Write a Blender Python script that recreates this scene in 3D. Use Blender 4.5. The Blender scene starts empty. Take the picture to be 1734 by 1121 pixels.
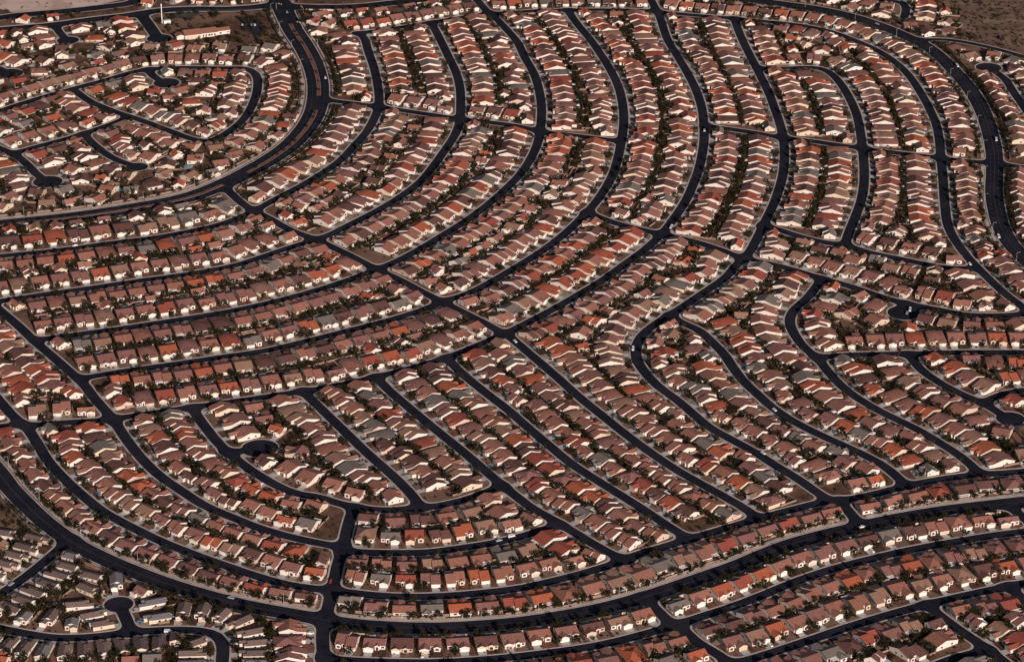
import bpy, math, random
import numpy as np
from mathutils import Vector

random.seed(7)
RNG = np.random.default_rng(11)
S = bpy.context.scene
COL = S.collection

# ------------------------------------------------------------------ camera, sky, sun, exposure
PW, PH = 1734.0, 1121.0          # the photograph's frame, used to read the plan off the ground
FPX, PITCH, CAM_H = 5000.0, math.radians(26.5), 1013.0
cam_data = bpy.data.cameras.new('camera')
cam_data.sensor_width = 36.0
cam_data.lens = 36.0 * FPX / PW
cam_data.clip_start = 5.0
cam_data.clip_end = 30000.0
cam = bpy.data.objects.new('camera', cam_data)
COL.objects.link(cam)
cam.location = (0, 0, CAM_H)
cam.rotation_euler = (math.pi / 2 - PITCH, 0, 0)
S.camera = cam

SUN_EL = math.radians(18.5)
SUN_AZ = (0.40, -0.92)            # ground direction towards the sun
_n = math.hypot(*SUN_AZ)
SUN_DIR = Vector((SUN_AZ[0] / _n * math.cos(SUN_EL), SUN_AZ[1] / _n * math.cos(SUN_EL), math.sin(SUN_EL)))
world = bpy.data.worlds.new('World')
S.world = world
world.use_nodes = True
wn = world.node_tree
sky = wn.nodes.new('ShaderNodeTexSky')
sky.sky_type = 'NISHITA'
sky.sun_disc = False
sky.sun_elevation = SUN_EL
sky.sun_rotation = math.atan2(SUN_AZ[0], SUN_AZ[1])
bg = wn.nodes['Background']
bg.inputs['Strength'].default_value = 0.05
wn.links.new(sky.outputs['Color'], bg.inputs['Color'])
sun_data = bpy.data.lights.new('sun', 'SUN')
sun_data.energy = 5.0
sun_data.angle = math.radians(0.5)
sun_data.color = (1.0, 0.87, 0.80)
sun = bpy.data.objects.new('sun', sun_data)
COL.objects.link(sun)
sun.rotation_euler = SUN_DIR.to_track_quat('Z', 'Y').to_euler()
sun.location = (300, 1200, 900)
S.view_settings.view_transform = 'Standard'
S.view_settings.look = 'None'
S.view_settings.exposure = 0.06
S.view_settings.gamma = 1.0
S.cycles.max_bounces = 4

SP, CP = math.sin(PITCH), math.cos(PITCH)


def G(x, y, z=0.0):
    """where the line of sight through a spot of the photograph meets the ground"""
    u, v = (x - PW / 2) / FPX, (y - PH / 2) / FPX
    dy, dz = CP - v * SP, -SP - v * CP
    t = (z - CAM_H) / dz
    return (u * t, dy * t)


def IMG(X, Y, Z=0.0):
    f = Y * CP - (Z - CAM_H) * SP
    up = Y * SP + (Z - CAM_H) * CP
    return (PW / 2 + FPX * X / f, PH / 2 - FPX * up / f)


# ------------------------------------------------------------------ materials
def mat(name, col, col2=None, scale=0.3, rough=0.9, detail=4.0, lo=0.35, hi=0.65, col3=None, scale3=0.02, spec=0.15, metal=0.0,
        fine=None):
    m = bpy.data.materials.new(name)
    m.use_nodes = True
    nt = m.node_tree
    b = nt.nodes['Principled BSDF']
    b.inputs['Roughness'].default_value = rough
    b.inputs['Metallic'].default_value = metal
    b.inputs['Specular IOR Level'].default_value = spec
    b.inputs['Base Color'].default_value = (*col, 1)
    if col2 is None:
        return m
    geo = nt.nodes.new('ShaderNodeNewGeometry')
    no = nt.nodes.new('ShaderNodeTexNoise')
    no.inputs['Scale'].default_value = scale
    no.inputs['Detail'].default_value = detail
    nt.links.new(geo.outputs['Position'], no.inputs['Vector'])
    r = nt.nodes.new('ShaderNodeMapRange')
    r.inputs['From Min'].default_value = lo
    r.inputs['From Max'].default_value = hi
    nt.links.new(no.outputs['Fac'], r.inputs['Value'])
    mx = nt.nodes.new('ShaderNodeMix')
    mx.data_type = 'RGBA'
    mx.inputs['A'].default_value = (*col, 1)
    mx.inputs['B'].default_value = (*col2, 1)
    nt.links.new(r.outputs['Result'], mx.inputs['Factor'])
    out = mx.outputs['Result']
    if col3 is not None:
        n3 = nt.nodes.new('ShaderNodeTexNoise')
        n3.inputs['Scale'].default_value = scale3
        n3.inputs['Detail'].default_value = 5.0
        nt.links.new(geo.outputs['Position'], n3.inputs['Vector'])
        r3 = nt.nodes.new('ShaderNodeMapRange')
        r3.inputs['From Min'].default_value = 0.46
        r3.inputs['From Max'].default_value = 0.6
        nt.links.new(n3.outputs['Fac'], r3.inputs['Value'])
        m3 = nt.nodes.new('ShaderNodeMix')
        m3.data_type = 'RGBA'
        nt.links.new(out, m3.inputs['A'])
        m3.inputs['B'].default_value = (*col3, 1)
        nt.links.new(r3.outputs['Result'], m3.inputs['Factor'])
        out = m3.outputs['Result']
    nt.links.new(out, b.inputs['Base Color'])
    return m


ROOF_NAMES = ['brown', 'mauve', 'dark brown', 'tan', 'terracotta', 'rust red', 'grey', 'rosy']
ROOF_COL = [((.30, .128, .090), (.235, .10, .073)), ((.255, .115, .094), (.195, .09, .075)), ((.145, .067, .055), (.11, .053, .044)),
            ((.30, .162, .112), (.24, .132, .093)), ((.40, .108, .055), (.315, .087, .046)), ((.315, .080, .052), (.245, .065, .045)),
            ((.19, .150, .127), (.155, .124, .107)), ((.335, .145, .105), (.265, .117, .087))]
ROOF = [mat(n.replace(' ', '_') + '_tile', a, b, 0.55, 0.85) for n, (a, b) in zip(ROOF_NAMES, ROOF_COL)]
SHINGLE_COL = [((.16, .105, .09), (.125, .085, .075)), ((.175, .155, .155), (.15, .135, .135)), ((.20, .135, .11), (.165, .11, .095)), ((.12, .08, .08), (.10, .07, .07))]
SHINGLE_NAMES = ['brown shingle', 'grey shingle', 'tan shingle', 'dark shingle']
ROOF += [mat(n.replace(' ', '_'), a, b, 0.6, 0.9) for n, (a, b) in zip(SHINGLE_NAMES, SHINGLE_COL)]
ROOF_NAMES += SHINGLE_NAMES
WALL = [mat('white_stucco', (.70, .61, .535), (.63, .545, .475), 0.7), mat('cream_stucco', (.62, .51, .38), (.55, .45, .34), 0.7),
        mat('pinkish_stucco', (.56, .42, .335), (.50, .37, .30), 0.7)]
GLASS = mat('window_glass', (.03, .035, .045), rough=0.12, spec=0.5)
DOOR = [mat('pale_garage_door', (.72, .66, .58)), mat('tan_garage_door', (.55, .40, .29))]
PANEL = mat('solar_cell', (.012, .016, .035), rough=0.25, spec=0.5)
PATIO = mat('patio_cover_paint', (.72, .69, .65))
ASPHALT = mat('asphalt', (.0125, .013, .021), (.021, .021, .030), 0.22, 0.92, col3=(.025, .024, .032), scale3=0.035, spec=.02)
CONCRETE = mat('sidewalk_concrete', (.50, .42, .37), (.37, .31, .28), 0.10, 0.9)
DRIVE = mat('driveway_concrete', (.50, .475, .465), (.39, .37, .365), 0.2, 0.9)
DIRT = mat('desert_dirt', (.155, .084, .057), (.065, .038, .027), 0.14, 0.95, 9.0, col3=(.20, .115, .080), scale3=0.012, spec=.02)
SAND = mat('sand_lot', (.66, .48, .40), (.54, .39, .32), 0.03, 0.95, 8.0, col3=(.46, .33, .27), scale3=0.05)
SCRUB = mat('scrub_hill', (.25, .152, .108), (.095, .058, .042), 0.06, 0.95, 10.0, col3=(.15, .09, .064), scale3=0.015)
GRAVEL = [mat('tan_gravel', (.225, .138, .098), (.13, .078, .056), 0.4, spec=.02), mat('red_gravel', (.22, .098, .070), (.13, .06, .045), 0.4, spec=.02),
          mat('brown_gravel', (.115, .062, .045), (.065, .037, .027), 0.4, spec=.02), mat('pale_gravel', (.36, .285, .225), (.25, .19, .15), 0.4, spec=.02),
          mat('olive_ground_cover', (.08, .064, .03), (.045, .036, .018), 0.4), mat('rosy_gravel', (.25, .155, .12), (.16, .10, .075), 0.35, spec=.02)]
BLOCK = mat('block_wall', (.30, .195, .15), (.21, .14, .108), 0.25)
LEAF = [mat('olive_leaf', (.034, .026, .011), spec=.05), mat('dark_leaf', (.021, .018, .008), spec=.05), mat('brown_twig_leaf', (.052, .032, .018), spec=.05),
        mat('green_leaf', (.025, .025, .010), spec=.05)]
BARK = mat('bark', (.10, .065, .045))
WHITE = mat('white_paint', (.80, .79, .77))
MARK = mat('lane_paint', (.15, .145, .14))
MARKY = mat('yellow_lane_paint', (.14, .09, .04))
METAL = mat('galvanised_metal', (.42, .42, .42), rough=0.5, spec=0.4)
WATER = mat('pool_water', (.06, .34, .42), (.05, .27, .36), 1.2, 0.08, spec=0.5)
TYRE = mat('tyre_rubber', (.015, .015, .016))
PARK = mat('parking_asphalt', (.022, .022, .034))


# ------------------------------------------------------------------ mesh helpers
def tag(o, label=None, cat=None, group=None, kind=None):
    if label: o['label'] = label
    if cat: o['category'] = cat
    if group: o['group'] = group
    if kind: o['kind'] = kind
    return o


class MB:
    """collects faces and links them as one mesh"""
    def __init__(self):
        self.v, self.f, self.m = [], [], []

    def add(self, verts, faces, mi=0):
        b = len(self.v)
        self.v.extend(verts)
        for f in faces:
            self.f.append(tuple(i + b for i in f))
            self.m.append(mi)

    def box(self, x0, x1, y0, y1, z0, z1, mi=0):
        self.add([(x0, y0, z0), (x1, y0, z0), (x1, y1, z0), (x0, y1, z0), (x0, y0, z1), (x1, y0, z1), (x1, y1, z1), (x0, y1, z1)],
                 [(0, 3, 2, 1), (4, 5, 6, 7), (0, 1, 5, 4), (1, 2, 6, 5), (2, 3, 7, 6), (3, 0, 4, 7)], mi)

    def tube(self, p, q, r0, r1, n=6, mi=0, cap=True):
        p, q = Vector(p), Vector(q)
        d = (q - p).normalized()
        a = d.orthogonal().normalized()
        c = d.cross(a)
        vs = []
        for k in range(n):
            t = 2 * math.pi * k / n
            vs.append(tuple(p + (a * math.cos(t) + c * math.sin(t)) * r0))
        for k in range(n):
            t = 2 * math.pi * k / n
            vs.append(tuple(q + (a * math.cos(t) + c * math.sin(t)) * r1))
        fs = [(k, (k + 1) % n, n + (k + 1) % n, n + k) for k in range(n)]
        if cap:
            fs += [tuple(range(n - 1, -1, -1)), tuple(range(n, 2 * n))]
        self.add(vs, fs, mi)

    def mesh(self, name, mats):
        me = bpy.data.meshes.new(name)
        me.from_pydata(self.v, [], self.f)
        for m in mats: me.materials.append(m)
        me.polygons.foreach_set('material_index', np.array(self.m, dtype=np.int32))
        me.update()
        return me

    def build(self, name, mats, parent=None):
        o = bpy.data.objects.new(name, self.mesh(name, mats))
        COL.objects.link(o)
        if parent: o.parent = parent
        return o


def np_mesh(name, V, F, M, mats):
    """F: list of (k x n) face arrays, each of constant n; M: matching material arrays"""
    me = bpy.data.meshes.new(name)
    loops = np.concatenate([f.ravel() for f in F]).astype(np.int32)
    tot = np.concatenate([np.full(len(f), f.shape[1]) for f in F]).astype(np.int32)
    st = np.concatenate([[0], np.cumsum(tot)[:-1]]).astype(np.int32)
    me.vertices.add(len(V))
    me.vertices.foreach_set('co', np.ascontiguousarray(V, dtype=np.float32).ravel())
    me.loops.add(len(loops))
    me.loops.foreach_set('vertex_index', loops)
    me.polygons.add(len(tot))
    me.polygons.foreach_set('loop_start', st)
    me.polygons.foreach_set('loop_total', tot)
    me.polygons.foreach_set('material_index', np.concatenate(M).astype(np.int32))
    for m in mats: me.materials.append(m)
    me.update(calc_edges=True)
    me.validate()
    o = bpy.data.objects.new(name, me)
    COL.objects.link(o)
    return o


class Tpl:
    """a piece of geometry kept as arrays, to be placed many times in one mesh"""
    def __init__(self, mb):
        self.v = np.array(mb.v, dtype=np.float64)
        by = {}
        for f, m in zip(mb.f, mb.m): by.setdefault(len(f), []).append((f, m))
        self.f = {n: (np.array([a for a, _ in l]), np.array([b for _, b in l])) for n, l in by.items()}


class Acc:
    def __init__(self):
        self.V, self.F, self.n = [], {}, 0

    def put(self, t, loc, yaw, sx=1, sy=1, sz=1, remap=None):
        c, s = math.cos(yaw), math.sin(yaw)
        x, y, z = t.v[:, 0] * sx, t.v[:, 1] * sy, t.v[:, 2] * sz
        self.V.append(np.stack([loc[0] + c * x - s * y, loc[1] + s * x + c * y, loc[2] + z], 1))
        flip = sx * sy < 0
        for n, (f, m) in t.f.items():
            g = f[:, ::-1] if flip else f
            self.F.setdefault(n, ([], []))
            self.F[n][0].append(g + self.n)
            self.F[n][1].append(m if remap is None else np.array(remap)[m])
        self.n += len(t.v)

    def build(self, name, mats):
        V = np.concatenate(self.V)
        F = [np.concatenate(a) for a, _ in self.F.values()]
        M = [np.concatenate(b) for _, b in self.F.values()]
        return np_mesh(name, V, F, M, mats)


# ------------------------------------------------------------------ the street plan
# name: (half width, sidewalk width, points read off the photograph)
RD = {}


def road(name, hw, pts, sw=1.15):
    RD[name] = dict(hw=hw, sw=sw, img=pts)


road('A', 10.0, [(455, -40), (472, 0), (484, 27), (497, 53), (515, 80), (533, 118), (539, 158), (529, 200), (495, 243), (455, 272), (428, 287), (396, 304),
                 (321, 334), (214, 355), (107, 370), (0, 381), (-90, 391)], 1.0)
road('T1', 7.0, [(-60, 59), (0, 51), (80, 44), (160, 33.5), (227, 25.5), (267, 19), (321, 16), (388, 16), (440, 12), (476, 6)], 1.8)
road('T2', 7.0, [(-50, 38), (0, 31), (27, 27), (107, 20), (187, 11), (227, 4), (240, -30)])
road('T3', 7.5, [(480, 11), (537, 13), (604, 12), (671, 5), (738, -1), (800, -10)])
road('C1', 4.2, [(93, 44), (101, 56), (112, 68)])
road('C2', 6.0, [(238, 25), (248, 38), (258, 52), (267, 65)])
road('C3', 4.2, [(-40, 103), (-5, 115), (15, 124)])
road('B1', 4.25, [(-60, 206), (0, 188.6), (27, 179), (80, 163), (134, 148), (187, 134), (227, 122), (267, 116.5), (321, 115), (374, 116), (415, 116), (433, 127),
                 (436, 150), (428, 177), (412, 203), (385, 225), (356, 239), (329, 237), (294, 225), (241, 205), (187, 187), (150, 171), (128, 155), (122, 151)])
road('C4', 4.25, [(250, 118), (262, 132), (278, 140)])
road('B2', 4.15, [(210, 202), (187, 211), (147, 225), (107, 237), (67, 247.5), (24, 260)])
road('B3', 4.25, [(-40, 236), (0, 252), (27, 264), (48, 281), (62, 296), (78, 306)])
road('B4', 4.15, [(143, 227), (148, 235), (166, 251), (187, 266), (212, 277), (232, 282)])
road('T4', 4.15, [(604, 57), (644, 52), (697, 44), (751, 35), (804, 27), (826, 24), (880, 21), (905, 19), (967, 17.5), (1047, 17.5), (1101, 19), (1127, 22), (1181, 27),
                 (1245, 32), (1284, 36), (1351, 43), (1404, 53.5), (1444, 68), (1485, 86), (1517, 107), (1541, 131), (1559, 158), (1575, 187), (1586, 214),
                 (1591, 241), (1593, 265), (1595, 285), (1597, 307), (1600, 347), (1605, 382), (1618, 408), (1642, 440), (1672, 470), (1701, 497), (1734, 522), (1770, 548)])
road('T5', 4.25, [(800, -8), (812, 6), (828, 24)])
road('R1', 4.2, [(606, 57), (616, 64), (623, 86), (633, 115), (639, 142), (642, 166), (641, 182), (633, 203), (620, 225), (601, 246), (580, 269), (556, 287), (510, 315), (470, 336), (446, 349),
                 (428, 359), (374, 380), (321, 392), (267, 402), (187, 412), (107, 423), (0, 434), (-70, 441)])
road('X1', 4.2, [(378, 315), (391, 328), (417, 350), (457, 371), (491, 390), (532, 405), (590, 432), (633, 454), (684, 478), (719, 497), (748, 511), (778, 526), (831, 553), (853, 566)])
road('R2', 4.2, [(731, 39), (735, 48), (746, 69), (759, 96), (772, 123), (779, 150), (780, 182), (778, 209), (770, 230), (754, 254), (733, 283), (711, 309), (679, 333), (639, 357), (590, 382),
                 (558, 398), (537, 405), (483, 422), (430, 440), (401, 449), (321, 464), (241, 475), (160, 487), (80, 498), (0, 510), (-70, 519)])
road('R3', 4.2, [(830, 22), (840, 32), (858, 51), (876, 72), (889, 99), (903, 123), (912, 150), (917, 182), (916, 211), (911, 241), (900, 267), (883, 293), (858, 319), (826, 347), (791, 373), (751, 398),
                 (711, 422), (671, 443), (639, 456), (577, 479), (510, 499), (430, 519), (374, 530), (294, 543), (214, 555), (134, 566), (68, 575)])
road('R4', 4.2, [(961, 17), (965, 24), (978, 42), (999, 67), (1018, 94), (1034, 120), (1047, 147), (1055, 182), (1056, 211), (1052, 241), (1046, 270), (1036, 300), (1012, 339), (988, 366), (961, 392), (927, 419),
                 (887, 445), (860, 461), (831, 478), (791, 498), (751, 510), (724, 522), (657, 543), (590, 560), (510, 580), (450, 594), (374, 605), (294, 617), (214, 628), (142, 640)])
road('R5', 4.2, [(1090, -30), (1102, 0), (1117, 29), (1130, 67), (1149, 99), (1165, 126), (1178, 152), (1188, 182), (1192, 214), (1192, 241), (1188, 267), (1183, 288), (1175, 310), (1162, 339), (1143, 368), (1122, 395),
                 (1093, 422), (1060, 446), (1020, 475), (980, 499), (940, 522), (900, 543), (858, 564), (818, 581), (764, 603), (697, 623), (617, 643), (537, 659), (483, 667), (430, 675),
                 (374, 683), (294, 694), (214, 706), (171, 712), (120, 715), (52, 720)])
road('R6', 4.2, [(1243, 31), (1246, 40), (1253, 59), (1264, 83), (1280, 114), (1293, 140), (1304, 163), (1310, 180), (1319, 205), (1325, 227), (1328, 249), (1328, 275), (1326, 295), (1321, 315), (1311, 344), (1297, 373),
                 (1284, 400), (1267, 430), (1248, 448), (1229, 470), (1194, 494), (1154, 521), (1114, 546), (1088, 567), (1077, 589), (1079, 611), (1093, 632), (1114, 654), (1143, 675),
                 (1168, 696), (1200, 723), (1234, 742), (1275, 764), (1311, 787), (1351, 811), (1378, 830), (1404, 847)])
road('R6b', 4.25, [(1136, 534), (1150, 545), (1181, 558), (1205, 579), (1226, 600), (1242, 624), (1261, 648), (1283, 668), (1305, 688), (1337, 710), (1377, 731), (1418, 750), (1458, 768), (1498, 790), (1535, 822)])
road('R7b', 4.2, [(1290, 116), (1300, 116), (1337, 116), (1383, 115), (1404, 123), (1423, 142), (1439, 168), (1450, 193), (1456, 219), (1460, 249), (1463, 280), (1463, 312), (1458, 341), (1447, 371), (1436, 398), (1431, 416)])
road('X2', 4.4, [(550, 169), (561, 171), (601, 176), (637, 181), (652, 183), (697, 190), (737, 196), (778, 202), (831, 208), (880, 215), (914, 223), (980, 231), (1044, 239)])
road('X3', 4.4, [(1200, 214), (1234, 219), (1275, 225), (1319, 233), (1364, 238), (1418, 246), (1458, 251), (1498, 257), (1551, 263), (1591, 268), (1632, 273), (1683, 277), (1734, 284), (1790, 291)])
road('X4', 4.4, [(995, 360), (1034, 376), (1068, 385), (1101, 393), (1126, 398), (1181, 411), (1221, 424), (1255, 437), (1284, 443), (1324, 452), (1385, 470), (1418, 479), (1458, 491), (1498, 505),
                 (1538, 515), (1591, 525), (1632, 533), (1685, 535), (1734, 532), (1790, 526)])
road('X5', 4.4, [(1292, 382), (1311, 387), (1351, 400), (1391, 410), (1431, 416), (1471, 428), (1525, 439), (1578, 450), (1605, 454), (1646, 455)])
road('R8', 7.5, [(1180, -12), (1275, 1), (1337, 9), (1391, 17), (1444, 29), (1498, 47), (1538, 64), (1567, 78), (1591, 96), (1618, 123), (1645, 155), (1666, 193), (1679, 235), (1684, 265), (1684, 300),
                 (1683, 325), (1687, 355), (1696, 387), (1712, 414), (1734, 438), (1775, 475)], 1.0)
road('E1', 3.6, [(1546, 68), (1605, 68), (1658, 77), (1699, 87), (1734, 97), (1780, 112)], 1.0)
road('E2', 4.15, [(1676, 116), (1701, 134), (1717, 158), (1734, 182), (1755, 215), (1775, 250)])
road('E3', 4.25, [(1470, -6), (1490, 1), (1525, 4), (1534, 14), (1531, 30)])
road('E4', 4.15, [(1758, 285), (1756, 340), (1762, 390), (1785, 430)])
road('R9', 4.15, [(1391, 473), (1385, 482), (1367, 505), (1346, 523), (1337, 542), (1342, 561), (1361, 588), (1385, 608), (1404, 632), (1431, 659), (1471, 686), (1511, 707), (1551, 726), (1591, 750), (1624, 771), (1650, 793), (1660, 803)])
road('X6', 4.4, [(1385, 605), (1444, 601), (1498, 600), (1551, 599), (1632, 597), (1734, 597), (1800, 597)])
road('R10', 4.15, [(1538, 600), (1545, 608), (1554, 621), (1578, 640), (1610, 659), (1645, 675), (1672, 687), (1699, 704)])
road('R11', 4.15, [(1666, 682), (1690, 670), (1712, 664), (1734, 661), (1790, 655)])
road('C5', 4.25, [(1532, 514), (1530, 527)])
road('SA', 4.2, [(326, 690), (332, 702), (345, 720), (364, 744), (382, 763), (409, 785), (440, 806), (470, 823), (505, 837), (540, 841), (564, 850), (617, 861), (657, 864), (692, 861), (724, 859), (764, 852), (804, 841), (848, 823)])
road('C6', 4.25, [(385, 766), (410, 763), (438, 759)])
road('V1', 4.25, [(599, 860), (590, 888), (585, 909), (580, 933), (572, 955), (568, 976), (561, 1003), (555, 1032), (548, 1054), (546, 1078), (549, 1121), (551, 1160)])
road('H1L', 4.2, [(192, 711), (200, 723), (214, 744), (235, 771), (267, 803), (307, 831), (348, 857), (401, 879), (430, 891), (483, 907), (537, 919), (582, 927)])
road('H1R', 4.2, [(578, 932), (617, 935), (671, 936), (724, 935), (778, 928), (831, 920), (880, 909), (900, 903), (943, 889)])
road('H2', 4.2, [(-60, 620), (-25, 652), (0, 680), (21, 704), (43, 722), (61, 747), (80, 779), (107, 809), (134, 834), (174, 866), (214, 888), (267, 914), (321, 936), (374, 955), (430, 974), (483, 989), (537, 997),
                 (561, 999), (617, 1006), (671, 1010), (724, 1010), (791, 1006), (880, 996), (913, 989), (967, 976), (1020, 961), (1047, 952), (1087, 936), (1127, 925), (1162, 914), (1234, 893), (1288, 877), (1337, 864),
                 (1399, 849), (1431, 846), (1484, 836), (1525, 825), (1578, 814), (1632, 806), (1664, 803), (1701, 801), (1734, 798), (1800, 792)])
road('D1', 4.2, [(-40, 490), (0, 526), (16, 539), (40, 560), (56, 576), (88, 603), (115, 627), (142, 651), (160, 675), (182, 699), (193, 713)])
road('L1', 4.15, [(-60, 728), (0, 722), (38, 719)])
road('SS', 7.0, [(-60, 740), (-30, 770), (0, 803), (16, 825), (40, 850), (67, 876), (101, 903), (134, 925), (187, 951), (241, 973), (294, 992), (348, 1008), (401, 1022), (450, 1032), (537, 1047), (590, 1056), (671, 1062),
                 (751, 1063), (804, 1060), (870, 1055), (940, 1045), (1020, 1030), (1101, 1008), (1181, 981), (1248, 958), (1290, 940), (1337, 922), (1391, 907), (1455, 892), (1525, 877), (1605, 864), (1672, 856), (1734, 849), (1800, 842)], 1.0)
road('K1', 4.25, [(1418, 847), (1432, 860), (1457, 890)])
road('K2', 4.25, [(1091, 1012), (1114, 1035), (1141, 1060)])
road('P', 4.2, [(549, 1113), (577, 1117), (671, 1121), (751, 1121), (850, 1114), (913, 1107), (967, 1100), (1020, 1091), (1074, 1078), (1127, 1063), (1181, 1046), (1234, 1029), (1288, 1009), (1351, 983), (1418, 961), (1484, 944),
                (1551, 929), (1618, 917), (1685, 906), (1734, 900), (1800, 893)])
road('Q', 4.2, [(1160, 1150), (1220, 1130), (1284, 1112), (1364, 1086), (1444, 1059), (1525, 1035), (1578, 1021), (1658, 1003), (1734, 987), (1800, 975)])
road('K3', 4.15, [(1149, 1058), (1181, 1088), (1208, 1103), (1240, 1125)])
road('Q2', 4.15, [(1571, 1024), (1585, 1037), (1618, 1062), (1658, 1089), (1701, 1121), (1730, 1145)])
road('Q3', 4.25, [(1708, 993), (1734, 1016), (1770, 1045)])
road('Q4', 4.25, [(1560, 1138), (1600, 1120), (1640, 1108), (1672, 1100)])
road('Q5', 4.25, [(1706, 856), (1720, 866), (1740, 882), (1760, 897)])
road('U1', 4.2, [(119, 914), (108, 923), (80, 947), (40, 979), (0, 1006), (-50, 1038)])
road('U2', 4.2, [(-60, 1052), (0, 1064), (40, 1072), (94, 1080), (160, 1078), (214, 1071), (267, 1067), (334, 1067), (364, 1073), (377, 1089), (376, 1121), (374, 1160)])
road('U3', 4.15, [(222, 1072), (218, 1058), (211, 1042), (203, 1026)])
BULBS = [('C1', 115, 69, 10.5), ('C2', 270, 66, 12), ('C3', 17, 125, 12), ('C4', 282, 141, 12), ('B3', 81, 308, 12.5), ('B4', 233, 283, 9),
         ('C5', 1530, 530, 12.5), ('C6', 440, 759, 13.0), ('U3', 201, 1023, 9.5), ('R10', 1711, 709, 10.5), ('E2', 1674, 115, 12)]


def catmull(P, step=2.0):
    P = np.array(P, float)
    Q = np.vstack([2 * P[0] - P[1], P, 2 * P[-1] - P[-2]])
    out = []
    for i in range(1, len(Q) - 2):
        p0, p1, p2, p3 = Q[i - 1], Q[i], Q[i + 1], Q[i + 2]
        n = max(2, int(np.linalg.norm(p2 - p1) / 1.5))
        # centripetal parameters keep tight bends clean
        t0 = 0.0
        t1 = t0 + np.linalg.norm(p1 - p0) ** .5
        t2 = t1 + np.linalg.norm(p2 - p1) ** .5
        t3 = t2 + np.linalg.norm(p3 - p2) ** .5
        t = np.linspace(t1, t2, n, endpoint=False)[:, None]
        A1 = (t1 - t) / (t1 - t0) * p0 + (t - t0) / (t1 - t0) * p1
        A2 = (t2 - t) / (t2 - t1) * p1 + (t - t1) / (t2 - t1) * p2
        A3 = (t3 - t) / (t3 - t2) * p2 + (t - t2) / (t3 - t2) * p3
        B1 = (t2 - t) / (t2 - t0) * A1 + (t - t0) / (t2 - t0) * A2
        B2 = (t3 - t) / (t3 - t1) * A2 + (t - t1) / (t3 - t1) * A3
        out.append((t2 - t) / (t2 - t1) * B1 + (t - t1) / (t2 - t1) * B2)
    out.append(P[-1:])
    D = np.vstack(out)
    for _ in range(2):                      # ease the hand-traced line
        s = np.concatenate([[0], np.cumsum(np.linalg.norm(np.diff(D, axis=0), axis=1))])
        t = np.linspace(0, s[-1], max(3, int(s[-1] / step) + 1))
        D = np.stack([np.interp(t, s, D[:, 0]), np.interp(t, s, D[:, 1])], 1)
        k = 4
        if len(D) > 4 * k:
            E = np.vstack([np.repeat(D[:1], k, 0), D, np.repeat(D[-1:], k, 0)])
            w = np.hanning(2 * k + 3)[1:-1]
            w /= w.sum()
            M = np.stack([np.convolve(E[:, 0], w, 'valid'), np.convolve(E[:, 1], w, 'valid')], 1)
            M[:k], M[-k:] = D[:k], D[-k:]
            D = M
    return D


for nm, r in RD.items():
    r['p'] = catmull([G(*q) for q in r['img']])
# slanting streets
def road2(name, hw, pts):
    road(name, hw, pts)
    RD[name]['p'] = catmull([G(*q) for q in pts])
road2('W1', 4.15, [(512, 661), (520, 670), (537, 686), (564, 712), (590, 737), (617, 763), (644, 787), (671, 811), (697, 838), (713, 860)])
road2('W2', 4.15, [(635, 638), (645, 648), (665, 667), (697, 694), (738, 728), (778, 760), (810, 787), (845, 817), (880, 845), (900, 860), (940, 882), (980, 906), (1020, 930), (1062, 950)])
road2('W3', 4.15, [(756, 606), (765, 616), (791, 640), (831, 672), (860, 694), (887, 718), (927, 752), (967, 785), (1007, 811), (1047, 836), (1087, 861), (1127, 888), (1166, 912)])
road2('W4', 4.15, [(858, 566), (871, 577), (900, 602), (940, 636), (980, 672), (1020, 704), (1060, 736), (1101, 766), (1141, 793), (1181, 816), (1221, 838), (1261, 861), (1284, 877)])

# ------------------------------------------------------------------ distance to the nearest kerb, on a grid over the plan
X0, X1, Y0, Y1, DX = -600.0, 640.0, 1480.0, 2860.0, 1.25
NX, NY = int((X1 - X0) / DX) + 1, int((Y1 - Y0) / DX) + 1
D1 = np.full((NY, NX), 60.0)
D2 = np.full((NY, NX), 60.0)
SWF = np.full((NY, NX), 1.15)
ID1 = np.full((NY, NX), -1)
REACH = 26.0


def local_field(segs):
    """distance from a chain of points, minus its half width, around it only"""
    F = np.full((NY, NX), 60.0)
    for (ax, ay), (bx, by), hw in segs:
        i0 = max(0, int((min(ax, bx) - REACH - X0) / DX)); i1 = min(NX, int((max(ax, bx) + REACH - X0) / DX) + 2)
        j0 = max(0, int((min(ay, by) - REACH - Y0) / DX)); j1 = min(NY, int((max(ay, by) + REACH - Y0) / DX) + 2)
        if i0 >= i1 or j0 >= j1: continue
        xs = X0 + DX * np.arange(i0, i1)[None, :]
        ys = Y0 + DX * np.arange(j0, j1)[:, None]
        dx, dy = bx - ax, by - ay
        L = dx * dx + dy * dy + 1e-9
        t = np.clip(((xs - ax) * dx + (ys - ay) * dy) / L, 0, 1)
        d = np.hypot(xs - ax - t * dx, ys - ay - t * dy) - hw
        np.minimum(F[j0:j1, i0:i1], d, out=F[j0:j1, i0:i1])
    return F


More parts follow.
